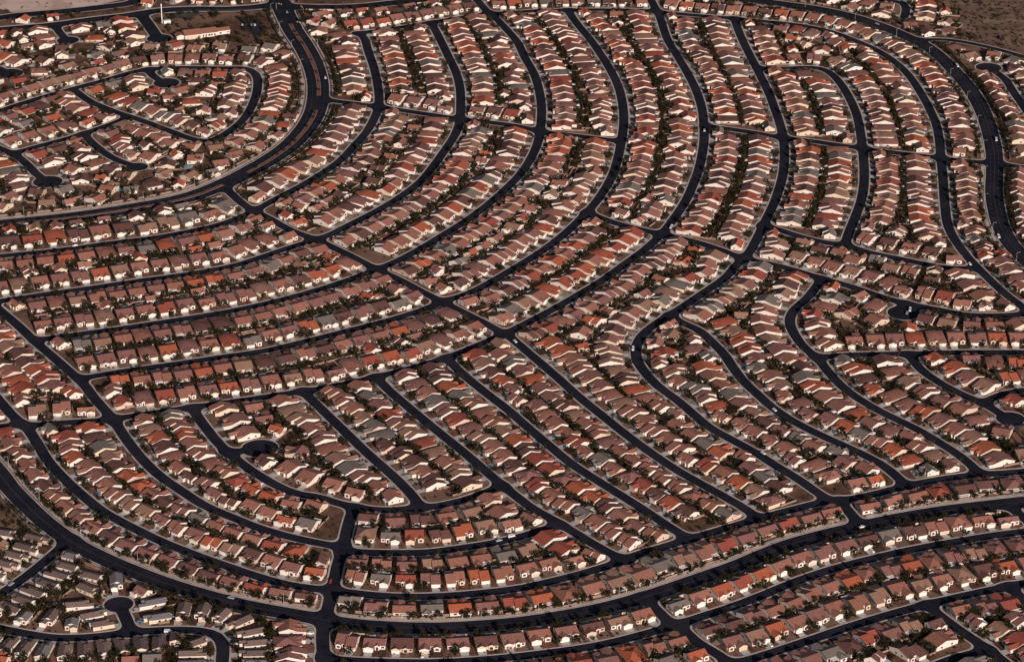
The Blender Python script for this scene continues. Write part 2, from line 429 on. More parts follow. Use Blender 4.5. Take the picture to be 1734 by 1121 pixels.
RNAMES = list(RD)
for k, nm in enumerate(RNAMES):
    r = RD[nm]
    p = r['p'][::3] if len(r['p']) > 8 else r['p']
    if not np.allclose(p[-1], r['p'][-1]): p = np.vstack([p, r['p'][-1:]])
    segs = [(tuple(p[i]), tuple(p[i + 1]), r['hw']) for i in range(len(p) - 1)]
    for b in BULBS:
        if b[0] == nm:
            c = G(b[1], b[2])
            segs.append((c, (c[0] + .01, c[1]), b[3]))
    F = local_field(segs)
    nearer = F < D1
    D2 = np.where(nearer, D1, np.minimum(D2, F))
    SWF = np.where(nearer, r['sw'], SWF)
    ID1 = np.where(nearer, k, ID1)
    D1 = np.where(nearer, F, D1)
KF = 7.0
_h = np.maximum(0, KF - np.abs(D1 - D2)) / KF
FLD = D1 - _h * _h * KF * 0.25


def fld(x, y):
    u, v = (x - X0) / DX, (y - Y0) / DX
    i, j = int(u), int(v)
    if i < 0 or j < 0 or i >= NX - 1 or j >= NY - 1: return 60.0
    a, b = u - i, v - j
    return float((FLD[j, i] * (1 - a) + FLD[j, i + 1] * a) * (1 - b) + (FLD[j + 1, i] * (1 - a) + FLD[j + 1, i + 1] * a) * b)


def clip(poly, sgn, off):
    """keep the part where sgn*(f-off) < 0; points are (x, y, f, w)"""
    out = []
    n = len(poly)
    for i in range(n):
        a, b = poly[i], poly[(i + 1) % n]
        fa, fb = sgn * (a[2] - off * a[3]), sgn * (b[2] - off * b[3])
        if fa < 0: out.append(a)
        if (fa < 0) != (fb < 0):
            t = fa / (fa - fb)
            out.append(tuple(a[q] + t * (b[q] - a[q]) for q in range(4)))
    return out


ZR, ZS = 0.08, 0.20
road_mb, walk_mb = MB(), MB()
corner = np.stack([FLD[:-1, :-1], FLD[:-1, 1:], FLD[1:, 1:], FLD[1:, :-1]])
mn, mxv = corner.min(0), corner.max(0)
inside = mxv < 0
for j in range(NY - 1):                        # whole cells, in strips
    row = inside[j].astype(np.int8)
    d = np.diff(np.concatenate([[0], row, [0]]))
    for a, b in zip(np.where(d == 1)[0], np.where(d == -1)[0]):
        x0, x1, y0, y1 = X0 + a * DX, X0 + b * DX, Y0 + j * DX, Y0 + (j + 1) * DX
        road_mb.add([(x0, y0, ZR), (x1, y0, ZR), (x1, y1, ZR), (x0, y1, ZR)], [(0, 1, 2, 3)])
wmax = np.maximum(np.maximum(SWF[:-1, :-1], SWF[:-1, 1:]), np.maximum(SWF[1:, 1:], SWF[1:, :-1]))
edge = (~inside) & (mn < wmax)
for j, i in zip(*np.where(edge)):
    x0, y0 = X0 + i * DX, Y0 + j * DX
    q = [(x0, y0, FLD[j, i], SWF[j, i]), (x0 + DX, y0, FLD[j, i + 1], SWF[j, i + 1]),
         (x0 + DX, y0 + DX, FLD[j + 1, i + 1], SWF[j + 1, i + 1]), (x0, y0 + DX, FLD[j + 1, i], SWF[j + 1, i])]
    if mn[j, i] < 0:
        a = clip(q, 1, 0)
        if len(a) > 2: road_mb.add([(p[0], p[1], ZR) for p in a], [tuple(range(len(a)))])
    b = clip(q, -1, 0) if mn[j, i] < 0 else q
    b = clip(b, 1, 1.0) if len(b) > 2 else b
    if len(b) > 2:
        walk_mb.add([(p[0], p[1], ZS) for p in b], [tuple(range(len(b)))])
        for u in range(len(b)):
            c, d = b[u], b[(u + 1) % len(b)]
            if abs(c[2]) < 1e-6 and abs(d[2]) < 1e-6:
                walk_mb.add([(c[0], c[1], 0), (d[0], d[1], 0), (d[0], d[1], ZS), (c[0], c[1], ZS)], [(0, 1, 2, 3)])
tag(road_mb.build('road', [ASPHALT]), 'dark asphalt streets curving through the suburb', 'road', kind='structure')
tag(walk_mb.build('pavement', [CONCRETE]), 'pale concrete sidewalks along the streets', 'pavement', kind='structure')
gm = MB()
gm.add([(-9000, -3000, 0), (9000, -3000, 0), (9000, 14000, 0), (-9000, 14000, 0)], [(0, 1, 2, 3)])
tag(gm.build('ground', [DIRT]), 'brown desert ground under the whole suburb', 'ground', kind='structure')


def sheet(name, pts, z, m, label, cat):
    mb = MB()
    mb.add([(*G(*p), z) for p in pts], [tuple(range(len(pts)))])
    return tag(mb.build(name, [m]), label, cat, kind='structure')


sheet('sand_ground', [(-120, -60), (232, -60), (222, -3), (160, 10), (100, 15), (22, 22), (2, 16), (-120, 20)], 0.008, SAND, 'bare sandy lot in the top corner of the view', 'ground')
sheet('hill_ground', [(1588, -60), (1900, -60), (1900, 130), (1734, 92), (1690, 80), (1640, 70), (1608, 48), (1600, 20)], 0.008, SCRUB, 'scrubby desert slope beyond the last houses', 'ground')
GREYROAD = mat('grey_asphalt', (.085, .075, .07), (.065, .058, .055), 0.1, 0.9, spec=.02)
sheet('access_road', [(278, 31), (322, 33), (340, 23.5), (454, 19.5), (454, 14.5), (388, 17), (321, 17.5), (285, 21)], 0.09, GREYROAD, 'wide grey access road by the tiled hall', 'road')
sheet('parking_lot', [(402, 33), (432, 27), (452, 55), (430, 62)], 0.05, PARK, 'asphalt parking lot beside the long tiled hall', 'parking lot')
# ------------------------------------------------------------------ houses: shapes
# local frame: x along the street, y away from it (0 = garage front), z up. Materials of a house: 0 roof, 1 wall/trim, 2 glass, 3 garage door, 4 patio cover, 5 solar
T_ROOF = 0.2


def swap(pts, sw):
    return [(y, x, z) for x, y, z in pts] if sw else pts


def gable(w, r, x0, x1, y0, y1, h, pitch, ov, sw=False, z0=0.0, peak=0.5, rake=None):
    """body and roof with the ridge along x (along y when sw). w: wall builder, r: roof builder"""
    if sw: x0, x1, y0, y1 = y0, y1, x0, x1
    rk = ov * .6 if rake is None else rake
    ym = y0 + (y1 - y0) * peak
    za = h + (ym - y0) * pitch
    pb = (za - h) / (y1 - ym)
    fl = [(0, 1, 2, 3)] if not sw else [(3, 2, 1, 0)]

    def q(b, pts, mi):
        p = swap(pts, sw)
        idx = tuple(range(len(p)))
        b.add(p, [idx if not sw else idx[::-1]], mi)
    # body
    q(w, [(x0, y0, z0), (x1, y0, z0), (x1, y0, h), (x0, y0, h)], 1)
    q(w, [(x1, y1, z0), (x0, y1, z0), (x0, y1, h), (x1, y1, h)], 1)
    q(w, [(x1, y0, z0), (x1, y1, z0), (x1, y1, h), (x1, ym, za), (x1, y0, h)], 1)
    q(w, [(x0, y1, z0), (x0, y0, z0), (x0, y0, h), (x0, ym, za), (x0, y1, h)], 1)
    # roof
    a, b = x0 - rk, x1 + rk
    ea, eb = h - ov * pitch, h - ov * pb
    u, v = y0 - ov, y1 + ov
    t = T_ROOF
    q(r, [(a, u, ea + t), (b, u, ea + t), (b, ym, za + t), (a, ym, za + t)], 0)
    q(r, [(b, v, eb + t), (a, v, eb + t), (a, ym, za + t), (b, ym, za + t)], 0)
    q(r, [(b, u, ea), (a, u, ea), (a, ym, za), (b, ym, za)], 1)
    q(r, [(a, v, eb), (b, v, eb), (b, ym, za), (a, ym, za)], 1)
    q(r, [(a, u, ea), (b, u, ea), (b, u, ea + t), (a, u, ea + t)], 1)
    q(r, [(b, v, eb), (a, v, eb), (a, v, eb + t), (b, v, eb + t)], 1)
    for xx, o in ((b, 1), (a, 0)):
        for (y_, e_) in ((u, ea), (v, eb)):
            k = [(xx, y_, e_), (xx, ym, za), (xx, ym, za + t), (xx, y_, e_ + t)]
            if (o == 1) != (y_ == u): k = k[::-1]
            q(r, k, 1)


def hip(w, r, x0, x1, y0, y1, h, pitch, ov, z0=0.0):
    w.box(x0, x1, y0, y1, z0, h, 1)
    a, b, u, v = x0 - ov, x1 + ov, y0 - ov, y1 + ov
    e = h - ov * pitch * 0.5
    W, D, t = b - a, v - u, T_ROOF
    if W >= D:
        k = D / 2
        A, B = (a + k, (u + v) / 2, e + k * pitch + t), (b - k, (u + v) / 2, e + k * pitch + t)
        E = e + t
        r.add([(a, u, E), (b, u, E), (b, v, E), (a, v, E), A, B], [(0, 1, 5, 4), (2, 3, 4, 5), (1, 2, 5), (3, 0, 4)], 0)
    else:
        k = W / 2
        A, B = ((a + b) / 2, u + k, e + k * pitch + t), ((a + b) / 2, v - k, e + k * pitch + t)
        E = e + t
        r.add([(a, u, E), (b, u, E), (b, v, E), (a, v, E), A, B], [(0, 1, 4), (1, 2, 5, 4), (2, 3, 5), (3, 0, 4, 5)], 0)
    r.add([(a, u, e), (b, u, e), (b, v, e), (a, v, e), (a, u, e + t), (b, u, e + t), (b, v, e + t), (a, v, e + t)],
          [(3, 2, 1, 0), (0, 1, 5, 4), (1, 2, 6, 5), (2, 3, 7, 6), (3, 0, 4, 7)], 1)


def win(g, x0, x1, y, z0, z1, face):
    """a pane with depth, on a wall facing 'f'ront, 'b'ack, 'l'eft or 'r'ight (then x0..x1 runs along y and y is the wall's x)"""
    d = 0.05
    if face in 'fb':
        s = -d if face == 'f' else d
        g.box(x0, x1, min(y, y + s), max(y, y + s), z0, z1, 2)
    else:
        s = -d if face == 'l' else d
        g.box(min(y, y + s), max(y, y + s), x0, x1, z0, z1, 2)


def vents(r, spots):
    for x, y, z in (): r.box(x - .18, x + .18, y - .18, y + .18, z - .3, z + .45, 1)


def house_type(k):
    w, r, d, p = MB(), MB(), MB(), MB()
    wins = []

    def W_(*a):
        g = MB(); win(g, *a); wins.append(g)
    if k == 0:        # long gable, garage wing and a bay in front
        gable(w, r, -6.6, 6.6, 4.6, 16.8, 2.9, .35, .55)
        gable(w, r, .3, 6.45, 0, 9.2, 2.82, .36, .5, True)
        gable(w, r, -6.3, -2.3, 2.4, 8.8, 2.78, .38, .45, True)
        d.box(.95, 5.75, -.05, 0, 0.05, 2.15, 3)
        p.box(-5.2, 1.2, 17.0, 19.8, 2.35, 2.5, 4); p.box(-5.0, -4.8, 19.4, 19.6, 0, 2.35, 4); p.box(.8, 1.0, 19.4, 19.6, 0, 2.35, 4)
        W_(-5.3, -3.3, 2.4, .8, 2.2, 'f'); W_(-3.2, -.4, 16.8, .2, 2.15, 'b'); W_(3.0, 5.0, 16.8, .9, 2.1, 'b'); W_(-1.6, -.5, 4.6, .1, 2.2, 'f')
        W_(9.5, 11, 6.6, 1, 2.1, 'r'); W_(8.5, 10, -6.6, 1, 2.1, 'l'); W_(13.2, 14.4, -6.6, 1, 2.1, 'l')
        vents(r, [(-2, 13.2, 4.3), (3.2, 12.6, 4.5)])
    elif k == 1:      # hipped
        hip(w, r, -6.6, 6.6, 3.6, 17.0, 2.9, .36, .6)
        hip(w, r, .5, 6.4, 0, 6.5, 2.8, .36, .5)
        gable(w, r, -2.4, .1, 2.2, 7.5, 3.1, .42, .4, True)
        hip(w, r, -6.4, -2.9, 2.0, 7.0, 2.75, .36, .45)
        d.box(1.1, 5.8, -.05, 0, 0.05, 2.15, 3)
        p.box(-2.8, 3.8, 17.1, 19.9, 2.3, 2.45, 4); p.box(-2.6, -2.4, 19.5, 19.7, 0, 2.3, 4); p.box(3.4, 3.6, 19.5, 19.7, 0, 2.3, 4)
        W_(-5.5, -3.7, 2.0, .8, 2.2, 'f'); W_(-1.7, -.6, 2.2, .1, 2.4, 'f'); W_(-5.6, -3.6, 17.0, .9, 2.1, 'b'); W_(-1.4, 1.6, 17.0, .1, 2.1, 'b')
        W_(9, 10.6, 6.6, 1, 2.1, 'r'); W_(12.5, 14, -6.6, 1, 2.1, 'l')
        vents(r, [(-2.5, 12.6, 4.4), (2.4, 13.4, 4.2)])
    elif k == 2:      # two gabled masses, one set forward
        gable(w, r, -6.6, .4, 3.0, 17.2, 2.95, .34, .5)
        gable(w, r, .3, 6.6, 0, 14.2, 2.8, .33, .5, peak=.56)
        gable(w, r, -5.9, -2.6, 1.2, 6.6, 2.8, .4, .4, True)
        d.box(1.0, 5.8, -.05, 0, 0.05, 2.15, 3)
        p.box(.9, 6.2, 14.3, 16.9, 2.3, 2.45, 4); p.box(5.8, 6.0, 16.5, 16.7, 0, 2.3, 4); p.box(1.0, 1.2, 16.5, 16.7, 0, 2.3, 4)
        W_(-5.1, -3.4, 1.2, .8, 2.2, 'f'); W_(-1.8, -.6, 3.0, .1, 2.2, 'f'); W_(-5.4, -3.2, 17.2, .9, 2.1, 'b'); W_(2.0, 4.6, 14.2, .1, 2.1, 'b')
        W_(6, 7.4, 6.6, 1, 2.1, 'r'); W_(11, 12.4, -6.6, 1, 2.1, 'l'); W_(7, 8.2, -6.6, 1, 2.1, 'l')
        vents(r, [(-3, 13, 4.3), (3, 9.6, 4.8)])
    elif k == 3:      # one broad gable sweeping down over the garage
        gable(w, r, -6.6, 6.6, 1.6, 16.4, 2.75, .31, .55, peak=.56)
        gable(w, r, 1.0, 6.3, -.2, 6.5, 2.8, .42, .4, True)
        gable(w, r, -4.2, -.6, .6, 6.0, 2.95, .45, .4, True)
        d.box(1.4, 5.9, -.25, -.2, 0.05, 2.15, 3)
        p.box(-6.0, -.4, 16.5, 19.4, 2.25, 2.4, 4); p.box(-5.8, -5.6, 19.0, 19.2, 0, 2.25, 4); p.box(-.8, -.6, 19.0, 19.2, 0, 2.25, 4)
        W_(-3.4, -1.4, .6, .3, 2.3, 'f'); W_(-6.2, -4.8, 1.6, .9, 2.1, 'f'); W_(-4.6, -1.6, 16.4, .1, 2.1, 'b'); W_(2.4, 4.4, 16.4, .9, 2.1, 'b')
        W_(5, 6.4, -6.6, 1, 2.1, 'l'); W_(10.5, 12, 6.6, 1, 2.1, 'r'); W_(12, 13.4, -6.6, 1, 2.1, 'l')
        vents(r, [(-3.2, 13.4, 4.0), (2.0, 12.4, 4.4)])
    elif k == 4:      # gable with a hipped rear wing
        gable(w, r, -6.6, 6.6, 4.0, 14.2, 2.9, .37, .5)
        hip(w, r, -6.3, -.8, 9.5, 18.0, 2.8, .36, .5)
        gable(w, r, .4, 6.5, 0, 8.6, 2.85, .36, .5, True)
        gable(w, r, -3.2, -.4, 2.6, 8.2, 3.0, .5, .4, True)
        d.box(1.0, 5.8, -.05, 0, 0.05, 2.15, 3)
        p.box(-.6, 4.6, 14.3, 17.2, 2.3, 2.45, 4); p.box(4.2, 4.4, 16.8, 17.0, 0, 2.3, 4); p.box(-.4, -.2, 16.8, 17.0, 0, 2.3, 4)
        W_(-2.5, -1.1, 2.6, .1, 2.4, 'f'); W_(-6.0, -4.2, 4.0, .9, 2.1, 'f'); W_(-4.8, -2.6, 18.0, .9, 2.1, 'b'); W_(.6, 3.4, 14.2, .1, 2.1, 'b')
        W_(7, 8.4, 6.6, 1, 2.1, 'r'); W_(6, 7.4, -6.6, 1, 2.1, 'l')
        vents(r, [(2.2, 11, 4.2), (-3.4, 14.5, 4.1)])
    else:             # narrow house, gable to the street (bottom left)
        gable(w, r, -4.7, 4.7, 5.2, 17.6, 2.8, .30, .4, True)
        gable(w, r, -.4, 4.6, 0, 10.5, 2.75, .30, .4, True)
        gable(w, r, -4.5, -1.1, 2.8, 9.0, 2.85, .36, .4, True)
        d.box(.1, 4.1, -.05, 0, 0.05, 2.15, 3)
        p.box(-3.6, 1.4, 17.7, 19.6, 2.3, 2.42, 4); p.box(-3.4, -3.2, 19.2, 19.4, 0, 2.3, 4); p.box(1.0, 1.2, 19.2, 19.4, 0, 2.3, 4)
        W_(-3.7, -1.9, 2.8, .8, 2.2, 'f'); W_(2.0, 3.8, 17.6, .9, 2.1, 'b'); W_(-2.4, .4, 17.6, .1, 2.1, 'b')
        W_(9, 10.4, -4.7, 1, 2.1, 'l'); W_(13, 14.4, -4.7, 1, 2.1, 'l'); W_(10, 11.4, 4.7, 1, 2.1, 'r')
        vents(r, [(1.6, 12.5, 3.6)])
    return dict(w=w, r=r, d=d, p=p, wins=wins)


def mirror(mb):
    o = MB()
    o.v = [(-x, y, z) for x, y, z in mb.v]
    o.f = [f[::-1] for f in mb.f]
    o.m = list(mb.m)
    return o


TYPES = []
for k in range(6):
    h = house_type(k)
    TYPES.append(h)
    TYPES.append(dict(w=mirror(h['w']), r=mirror(h['r']), d=mirror(h['d']), p=mirror(h['p']), wins=[mirror(g) for g in h['wins']]))
SOLAR = MB()          # a tilted array lying on a rear or front slope
for i in range(3):
    for j in range(2):
        x, y = -2.6 + i * 1.75, j * 1.05
        z = lambda yy: 0.35 * yy
        SOLAR.add([(x, y, z(y)), (x + 1.65, y, z(y)), (x + 1.65, y + 1, z(y + 1)), (x, y + 1, z(y + 1)),
                   (x, y, z(y) + .08), (x + 1.65, y, z(y) + .08), (x + 1.65, y + 1, z(y + 1) + .08), (x, y + 1, z(y + 1) + .08)],
                  [(3, 2, 1, 0), (4, 5, 6, 7), (0, 1, 5, 4), (1, 2, 6, 5), (2, 3, 7, 6), (3, 0, 4, 7)], 5)

# ------------------------------------------------------------------ houses: plots along the streets
HOUSES, HASH = [], {}


def corners(px, py, ax, ay, hw, y0, y1):
    """rectangle at (px,py); (ax,ay) points away from the street"""
    tx, ty = ay, -ax
    return [(px + tx * s * hw + ax * q, py + ty * s * hw + ay * q) for s, q in ((-1, y0), (1, y0), (1, y1), (-1, y1))]


def sat(A, B):
    for P in (A, B):
        for i in range(2):
            ex, ey = P[i + 1][0] - P[i][0], P[i + 1][1] - P[i][1]
            nx, ny = -ey, ex
            a = [nx * q[0] + ny * q[1] for q in A]
            b = [nx * q[0] + ny * q[1] for q in B]
            if max(a) <= min(b) or max(b) <= min(a): return False
    return True


def inpoly(x, y, P):
    c = False
    for i in range(len(P)):
        (x1, y1), (x2, y2) = P[i], P[i - 1]
        if (y1 > y) != (y2 > y) and x < (x2 - x1) * (y - y1) / (y2 - y1) + x1: c = not c
    return c


NOBUILD = [[(296, 20), (480, 20), (480, 62), (455, 80), (296, 76)], [(-120, -80), (240, -80), (215, 14), (60, 30), (0, 38), (-120, 45)],
           [(0, 838), (60, 880), (80, 895), (40, 905), (0, 895)], [(1590, 0), (1734, 0), (1734, 90), (1620, 50)], [(252, 5), (295, 5), (300, 55), (278, 60)],
           [(398, 755), (492, 755), (492, 785), (398, 785)], [(1680, 708), (1740, 708), (1740, 728), (1680, 728)],
           [(1405, 545), (1475, 535), (1480, 560), (1415, 563)]]


def fits(px, py, ax, ay, hw, depth, gapx, back, edge):
    R = corners(px, py, ax, ay, hw + gapx, -1.0, depth + back)
    C = corners(px, py, ax, ay, hw, 0, depth)
    for q in C:
        if fld(*q) < edge: return None
    for t in (.33, .66):
        for a, b in ((0, 3), (1, 2), (3, 2)):
            if fld(C[a][0] + (C[b][0] - C[a][0]) * t, C[a][1] + (C[b][1] - C[a][1]) * t) < edge: return None
    cx, cy = px + ax * depth / 2, py + ay * depth / 2
    ix, iy = IMG(cx, cy)
    if not (-60 < ix < PW + 60 and -14 < iy < PH + 50): return None
    for P in NOBUILD:
        if inpoly(ix, iy, P): return None
    gx, gy = int(cx // 30), int(cy // 30)
    for i in range(gx - 1, gx + 2):
        for j in range(gy - 1, gy + 2):
            for h in HASH.get((i, j), ()):
                if sat(R, h['R']): return None
    return R, C, (cx, cy), (ix, iy)


def try_house(px, py, ax, ay, hw, depth, key, gapx, back, edge=1.9, sb=5.4):
    f = fits(px, py, ax, ay, hw, depth, gapx, back, edge)
    if f is None: return False
    R, C, c, im = f
    h = dict(p=(px, py), a=(ax, ay), R=R, C=C, key=key, c=c, img=im, depth=depth, hw=hw, sz=depth / 17.3, sx=hw / 6.6 if hw > 5 else hw / 4.9, sb=sb)
    HASH.setdefault((int(c[0] // 30), int(c[1] // 30)), []).append(h)
    HOUSES.append(h)
    return True


def fill(nm, side, ok=None, narrow=False, setback=5.4, key=None, bulbs=True, depth=20.8, big=1.0):
    r = RD[nm]
    p = r['p']
    if 'dense' not in r:
        s = np.concatenate([[0], np.cumsum(np.linalg.norm(np.diff(p, axis=0), axis=1))])
        t = np.arange(0, s[-1], .6)
        q = np.stack([np.interp(t, s, p[:, 0]), np.interp(t, s, p[:, 1])], 1)
        g = np.gradient(q, axis=0)
        k = 9
        E = np.vstack([np.repeat(g[:1], k, 0), g, np.repeat(g[-1:], k, 0)])
        g = np.stack([np.convolve(E[:, 0], np.ones(2 * k + 1) / (2 * k + 1), 'valid'), np.convolve(E[:, 1], np.ones(2 * k + 1) / (2 * k + 1), 'valid')], 1)
        g /= np.linalg.norm(g, axis=1)[:, None]
        r['dense'], r['tan'] = q, g
    hw = 4.2 if narrow else 6.2 * big
    depth = depth * (1 + (big - 1) * .9) if not narrow else 17.0
    gap = 1.5 if not narrow else 1.3
    base_opts = [(depth, setback), (depth * .93, setback), (depth * .86, setback - .3), (depth * .78, setback - 1.2), (depth * .70, setback - 1.8), (depth * .63, setback - 2.4)]
    N = len(r['dense'])
    for sd in side:
        sg = 1 if sd == 'L' else -1

        def spot(i, o):
            x, y = r['dense'][i]
            tx, ty = r['tan'][i]
            ax, ay = -ty * sg, tx * sg
            return x + ax * o, y + ay * o, ax, ay
        room = []
        for i in range(N):
            x0, y0, ax, ay = spot(i, 0)
            t = r['hw'] + 5.0
            while t < 100 and fld(x0 + ax * t, y0 + ay * t) > 1.2: t += 1.5
            if t >= 100: room.append(None); continue
            u, v = int((x0 + ax * t - X0) / DX), int((y0 + ay * t - Y0) / DX)
            rn = RNAMES[ID1[v, u]] if 0 <= u < NX and 0 <= v < NY and ID1[v, u] >= 0 else ''
            room.append((t - 5.0 if rn in ('A', 'SS', 'R8', 'T1', 'T3') else (t + r['hw']) / 2) - r['hw'])

        def options(i):
            if room[i] is None or room[i] < 14.5: return base_opts
            sb = min(max(room[i] * .27, 3.2), setback + 0.9)
            dp = min(max(room[i] - sb - .9, 11.5), depth)
            return [(dp, sb), (dp * .92, sb), (dp * .85, sb - .5), (dp * .8, max(2.6, sb - 1.6)), (dp * .72, max(2.4, sb - 2.6)), (max(dp * .64, 10.5), max(2.2, sb - 3.4))]
        good = []
        for i in range(N):
            g = False
            if ok is None or ok(*IMG(*r['dense'][i])):
                for dep, sb in options(i):
                    x, y, ax, ay = spot(i, r['hw'] + sb)
                    if fits(x, y, ax, ay, hw, dep, gap, .5, 1.9): g = True; break
            good.append(g)
        i = 0
        while i < N:
            if not good[i]: i += 1; continue
            j = i
            while j + 1 < N and good[j + 1]: j += 1
            # length measured where the houses stand
            o = r['hw'] + setback + depth * .5
            m = [spot(k, o)[:2] for k in range(i, j + 1)]
            m2 = [spot(k, r['hw'] + setback)[:2] for k in range(i, j + 1)]
            d1 = np.linalg.norm(np.diff(np.array(m), axis=0), axis=1) if len(m) > 1 else np.zeros(0)
            d2 = np.linalg.norm(np.diff(np.array(m2), axis=0), axis=1) if len(m) > 1 else np.zeros(0)
            cum = np.concatenate([[0], np.cumsum(np.minimum(d1, d2))])
            pit = 2 * (hw + gap)
            n = max(1, int(cum[-1] / (pit * .985)) + 1)
            last = None
            for k in range(n):
                t = cum[-1] * (k / (n - 1) if n > 1 else .5)
                idx = i + int(np.searchsorted(cum, t - 1e-6))
                idx = min(max(idx, i), j)
                done = False
                for step in (0, 1, -1, 2, -2, 3, -3, 4, -4, 5, -5, 6, 7, 8, 9, 10, 11, 12, 14):
                    q = idx + step
                    if q < i or q > j: continue
                    for dep, sb in options(q):
                        x, y, ax, ay = spot(q, r['hw'] + sb + random.uniform(-.5, .5))
                        a = random.gauss(0, .01)
                        if try_house(x, y, ax * math.cos(a) - ay * math.sin(a), ax * math.sin(a) + ay * math.cos(a), hw, dep, (nm, sd, key), gap * .9, .5, sb=sb): done = True; break
                    if done: break
            i = j + 1
    if bulbs:
        for b in BULBS:
            if b[0] != nm: continue
            cx, cy = G(b[1], b[2])
            for k in range(90):
                t = 2 * math.pi * k / 90
                ax, ay = math.cos(t), math.sin(t)
                o = b[3] + setback + 1.2
                try_house(cx + ax * o, cy + ay * o, ax, ay, hw, 17.5, (nm, 'B', key), gap, .5)


fill('X2', 'L', lambda x, y: 648 < x < 772); fill('X2', 'L', lambda x, y: 785 < x < 908)
fill('X5', 'L', lambda x, y: 1436 < x < 1640)
fill('C2', 'LR'); fill('C1', 'LR'); fill('C3', 'LR'); fill('C4', 'LR')
fill('B1', 'LR'); fill('B2', 'LR'); fill('B4', 'LR'); fill('B3', 'LR')
fill('T4', 'L'); fill('T4', 'R', lambda x, y: x > 1330)
fill('U3', 'LR', narrow=True); fill('U1', 'LR', narrow=True); fill('U2', 'LR', narrow=True)
fill('R6', 'LR'); fill('R7b', 'LR'); fill('R6b', 'LR'); fill('R9', 'LR')
fill('R1', 'R', lambda x, y: x < 430, big=1.2); fill('R1', 'R', lambda x, y: x >= 430, big=1.1); fill('R1', 'L')
for nm in ('R2', 'R3', 'R4'): fill(nm, 'LR')
fill('R5', 'R'); fill('R5', 'L', lambda x, y: x > 862)
for nm in ('W1', 'W2', 'W3', 'W4'): fill(nm, 'LR')
fill('H1L', 'LR'); fill('SA', 'LR'); fill('C6', 'LR'); fill('H1R', 'LR')
fill('D1', 'R'); fill('H2', 'L', lambda x, y: x < 562, key='w'); fill('H2', 'R', lambda x, y: x < 562, key='w', big=1.1)
fill('H2', 'L', lambda x, y: x >= 562, key='e'); fill('H2', 'R', lambda x, y: x >= 562, key='e', big=1.13)
fill('R5', 'L', lambda x, y: x <= 862)
fill('P', 'L', big=1.1); fill('P', 'R'); fill('Q', 'LR'); fill('Q2', 'LR'); fill('Q3', 'LR'); fill('Q4', 'LR'); fill('Q5', 'LR')
fill('X6', 'L'); fill('X4', 'L', lambda x, y: x > 1310); fill('X4', 'R', lambda x, y: x > 1500); fill('X5', 'R', lambda x, y: x > 1325)
fill('R10', 'LR'); fill('X6', 'R'); fill('R11', 'LR'); fill('C5', 'LR')
fill('E2', 'LR'); fill('E3', 'LR'); fill('E4', 'R')
fill('V1', 'LR', lambda x, y: y > 1062); fill('L1', 'LR'); fill('T1', 'R', lambda x, y: x < 235)
fill('T1', 'L', lambda x, y: 330 < x < 445, setback=7)
fill('D1', 'L', lambda x, y: y < 700); fill('X4', 'R', lambda x, y: x > 1395)

DENSE = [(nm, RD[nm]['p']) for nm in RD]


def infill(poly, n, hw=6.3, gap=2.6, depth=17.3):
    xs, ys = [p[0] for p in poly], [p[1] for p in poly]
    for k in range(n):
        a, b = random.uniform(min(xs), max(xs)), random.uniform(min(ys), max(ys))
        if not inpoly(a, b, poly): continue
        q = np.array(G(a, b))
        best = min(((float(np.min(np.hypot(p[:, 0] - q[0], p[:, 1] - q[1]))), nm) for nm, p in DENSE if nm not in ('A', 'SS', 'R8')), key=lambda e: e[0])
        if best[0] > 75: continue
        p = RD[best[1]]['p']
        c = p[int(np.argmin(np.hypot(p[:, 0] - q[0], p[:, 1] - q[1])))]
        d = q - c
        d = d / (np.linalg.norm(d) + 1e-6)
        t = random.gauss(0, .12)
        ax, ay = d[0] * math.cos(t) - d[1] * math.sin(t), d[0] * math.sin(t) + d[1] * math.cos(t)
        try_house(q[0] - ax * depth / 2, q[1] - ay * depth / 2, ax, ay, hw, depth, (best[1], 'I', None), gap, 2.0, edge=4.0)


infill([(0, 60), (300, 80), (440, 100), (510, 160), (470, 240), (400, 285), (240, 330), (0, 365)], 2500)
infill([(880, 555), (1075, 560), (1085, 645), (1000, 645)], 500)
infill([(0, 900), (110, 920), (250, 985), (390, 1040), (390, 1121), (0, 1121)], 700, hw=4.2, gap=2.2)
infill([(1390, 480), (1560, 520), (1734, 545), (1734, 590), (1400, 600)], 600)
infill([(1560, 600), (1734, 605), (1734, 660), (1660, 670)], 400); infill([(1690, 690), (1734, 690), (1734, 790), (1640, 790)], 500)
infill([(340, 690), (520, 670), (680, 850), (480, 830), (400, 780)], 800)


def pockets(n, hw, depth, gap):
    for k in range(n):
        a, b = random.uniform(0, PW), random.uniform(0, PH)
        q = G(a, b)
        f = fld(*q)
        if f < 7 or not (-600 < q[0] < 640): continue
        gx, gy = int(q[0] // 30), int(q[1] // 30)
        if any(inpoly(*q, h['R']) for i in (-1, 0, 1) for j in (-1, 0, 1) for h in HASH.get((gx + i, gy + j), ())): continue
        best = (1e9, None, None)
        for nm, p in DENSE:
            if nm in ('A', 'SS', 'R8', 'T1', 'T2', 'T3', 'E1'): continue
            d = np.hypot(p[:, 0] - q[0], p[:, 1] - q[1])
            i = int(np.argmin(d))
            if d[i] < best[0]: best = (float(d[i]), nm, p[i])
        if best[0] > 60: continue
        d = np.array(q) - best[2]
        d /= np.linalg.norm(d) + 1e-6
        for e in ((d[0], d[1]), (d[1], -d[0]), (-d[1], d[0])):
            if try_house(q[0] - e[0] * depth / 2, q[1] - e[1] * depth / 2, e[0], e[1], hw, depth, (best[1], 'I', None), gap, .8, edge=1.8): break


pockets(9000, 6.2, 16.5, 1.3)
pockets(14000, 5.6, 13.0, .9)
pockets(16000, 5.1, 11.0, .7)
print('houses', len(HOUSES))

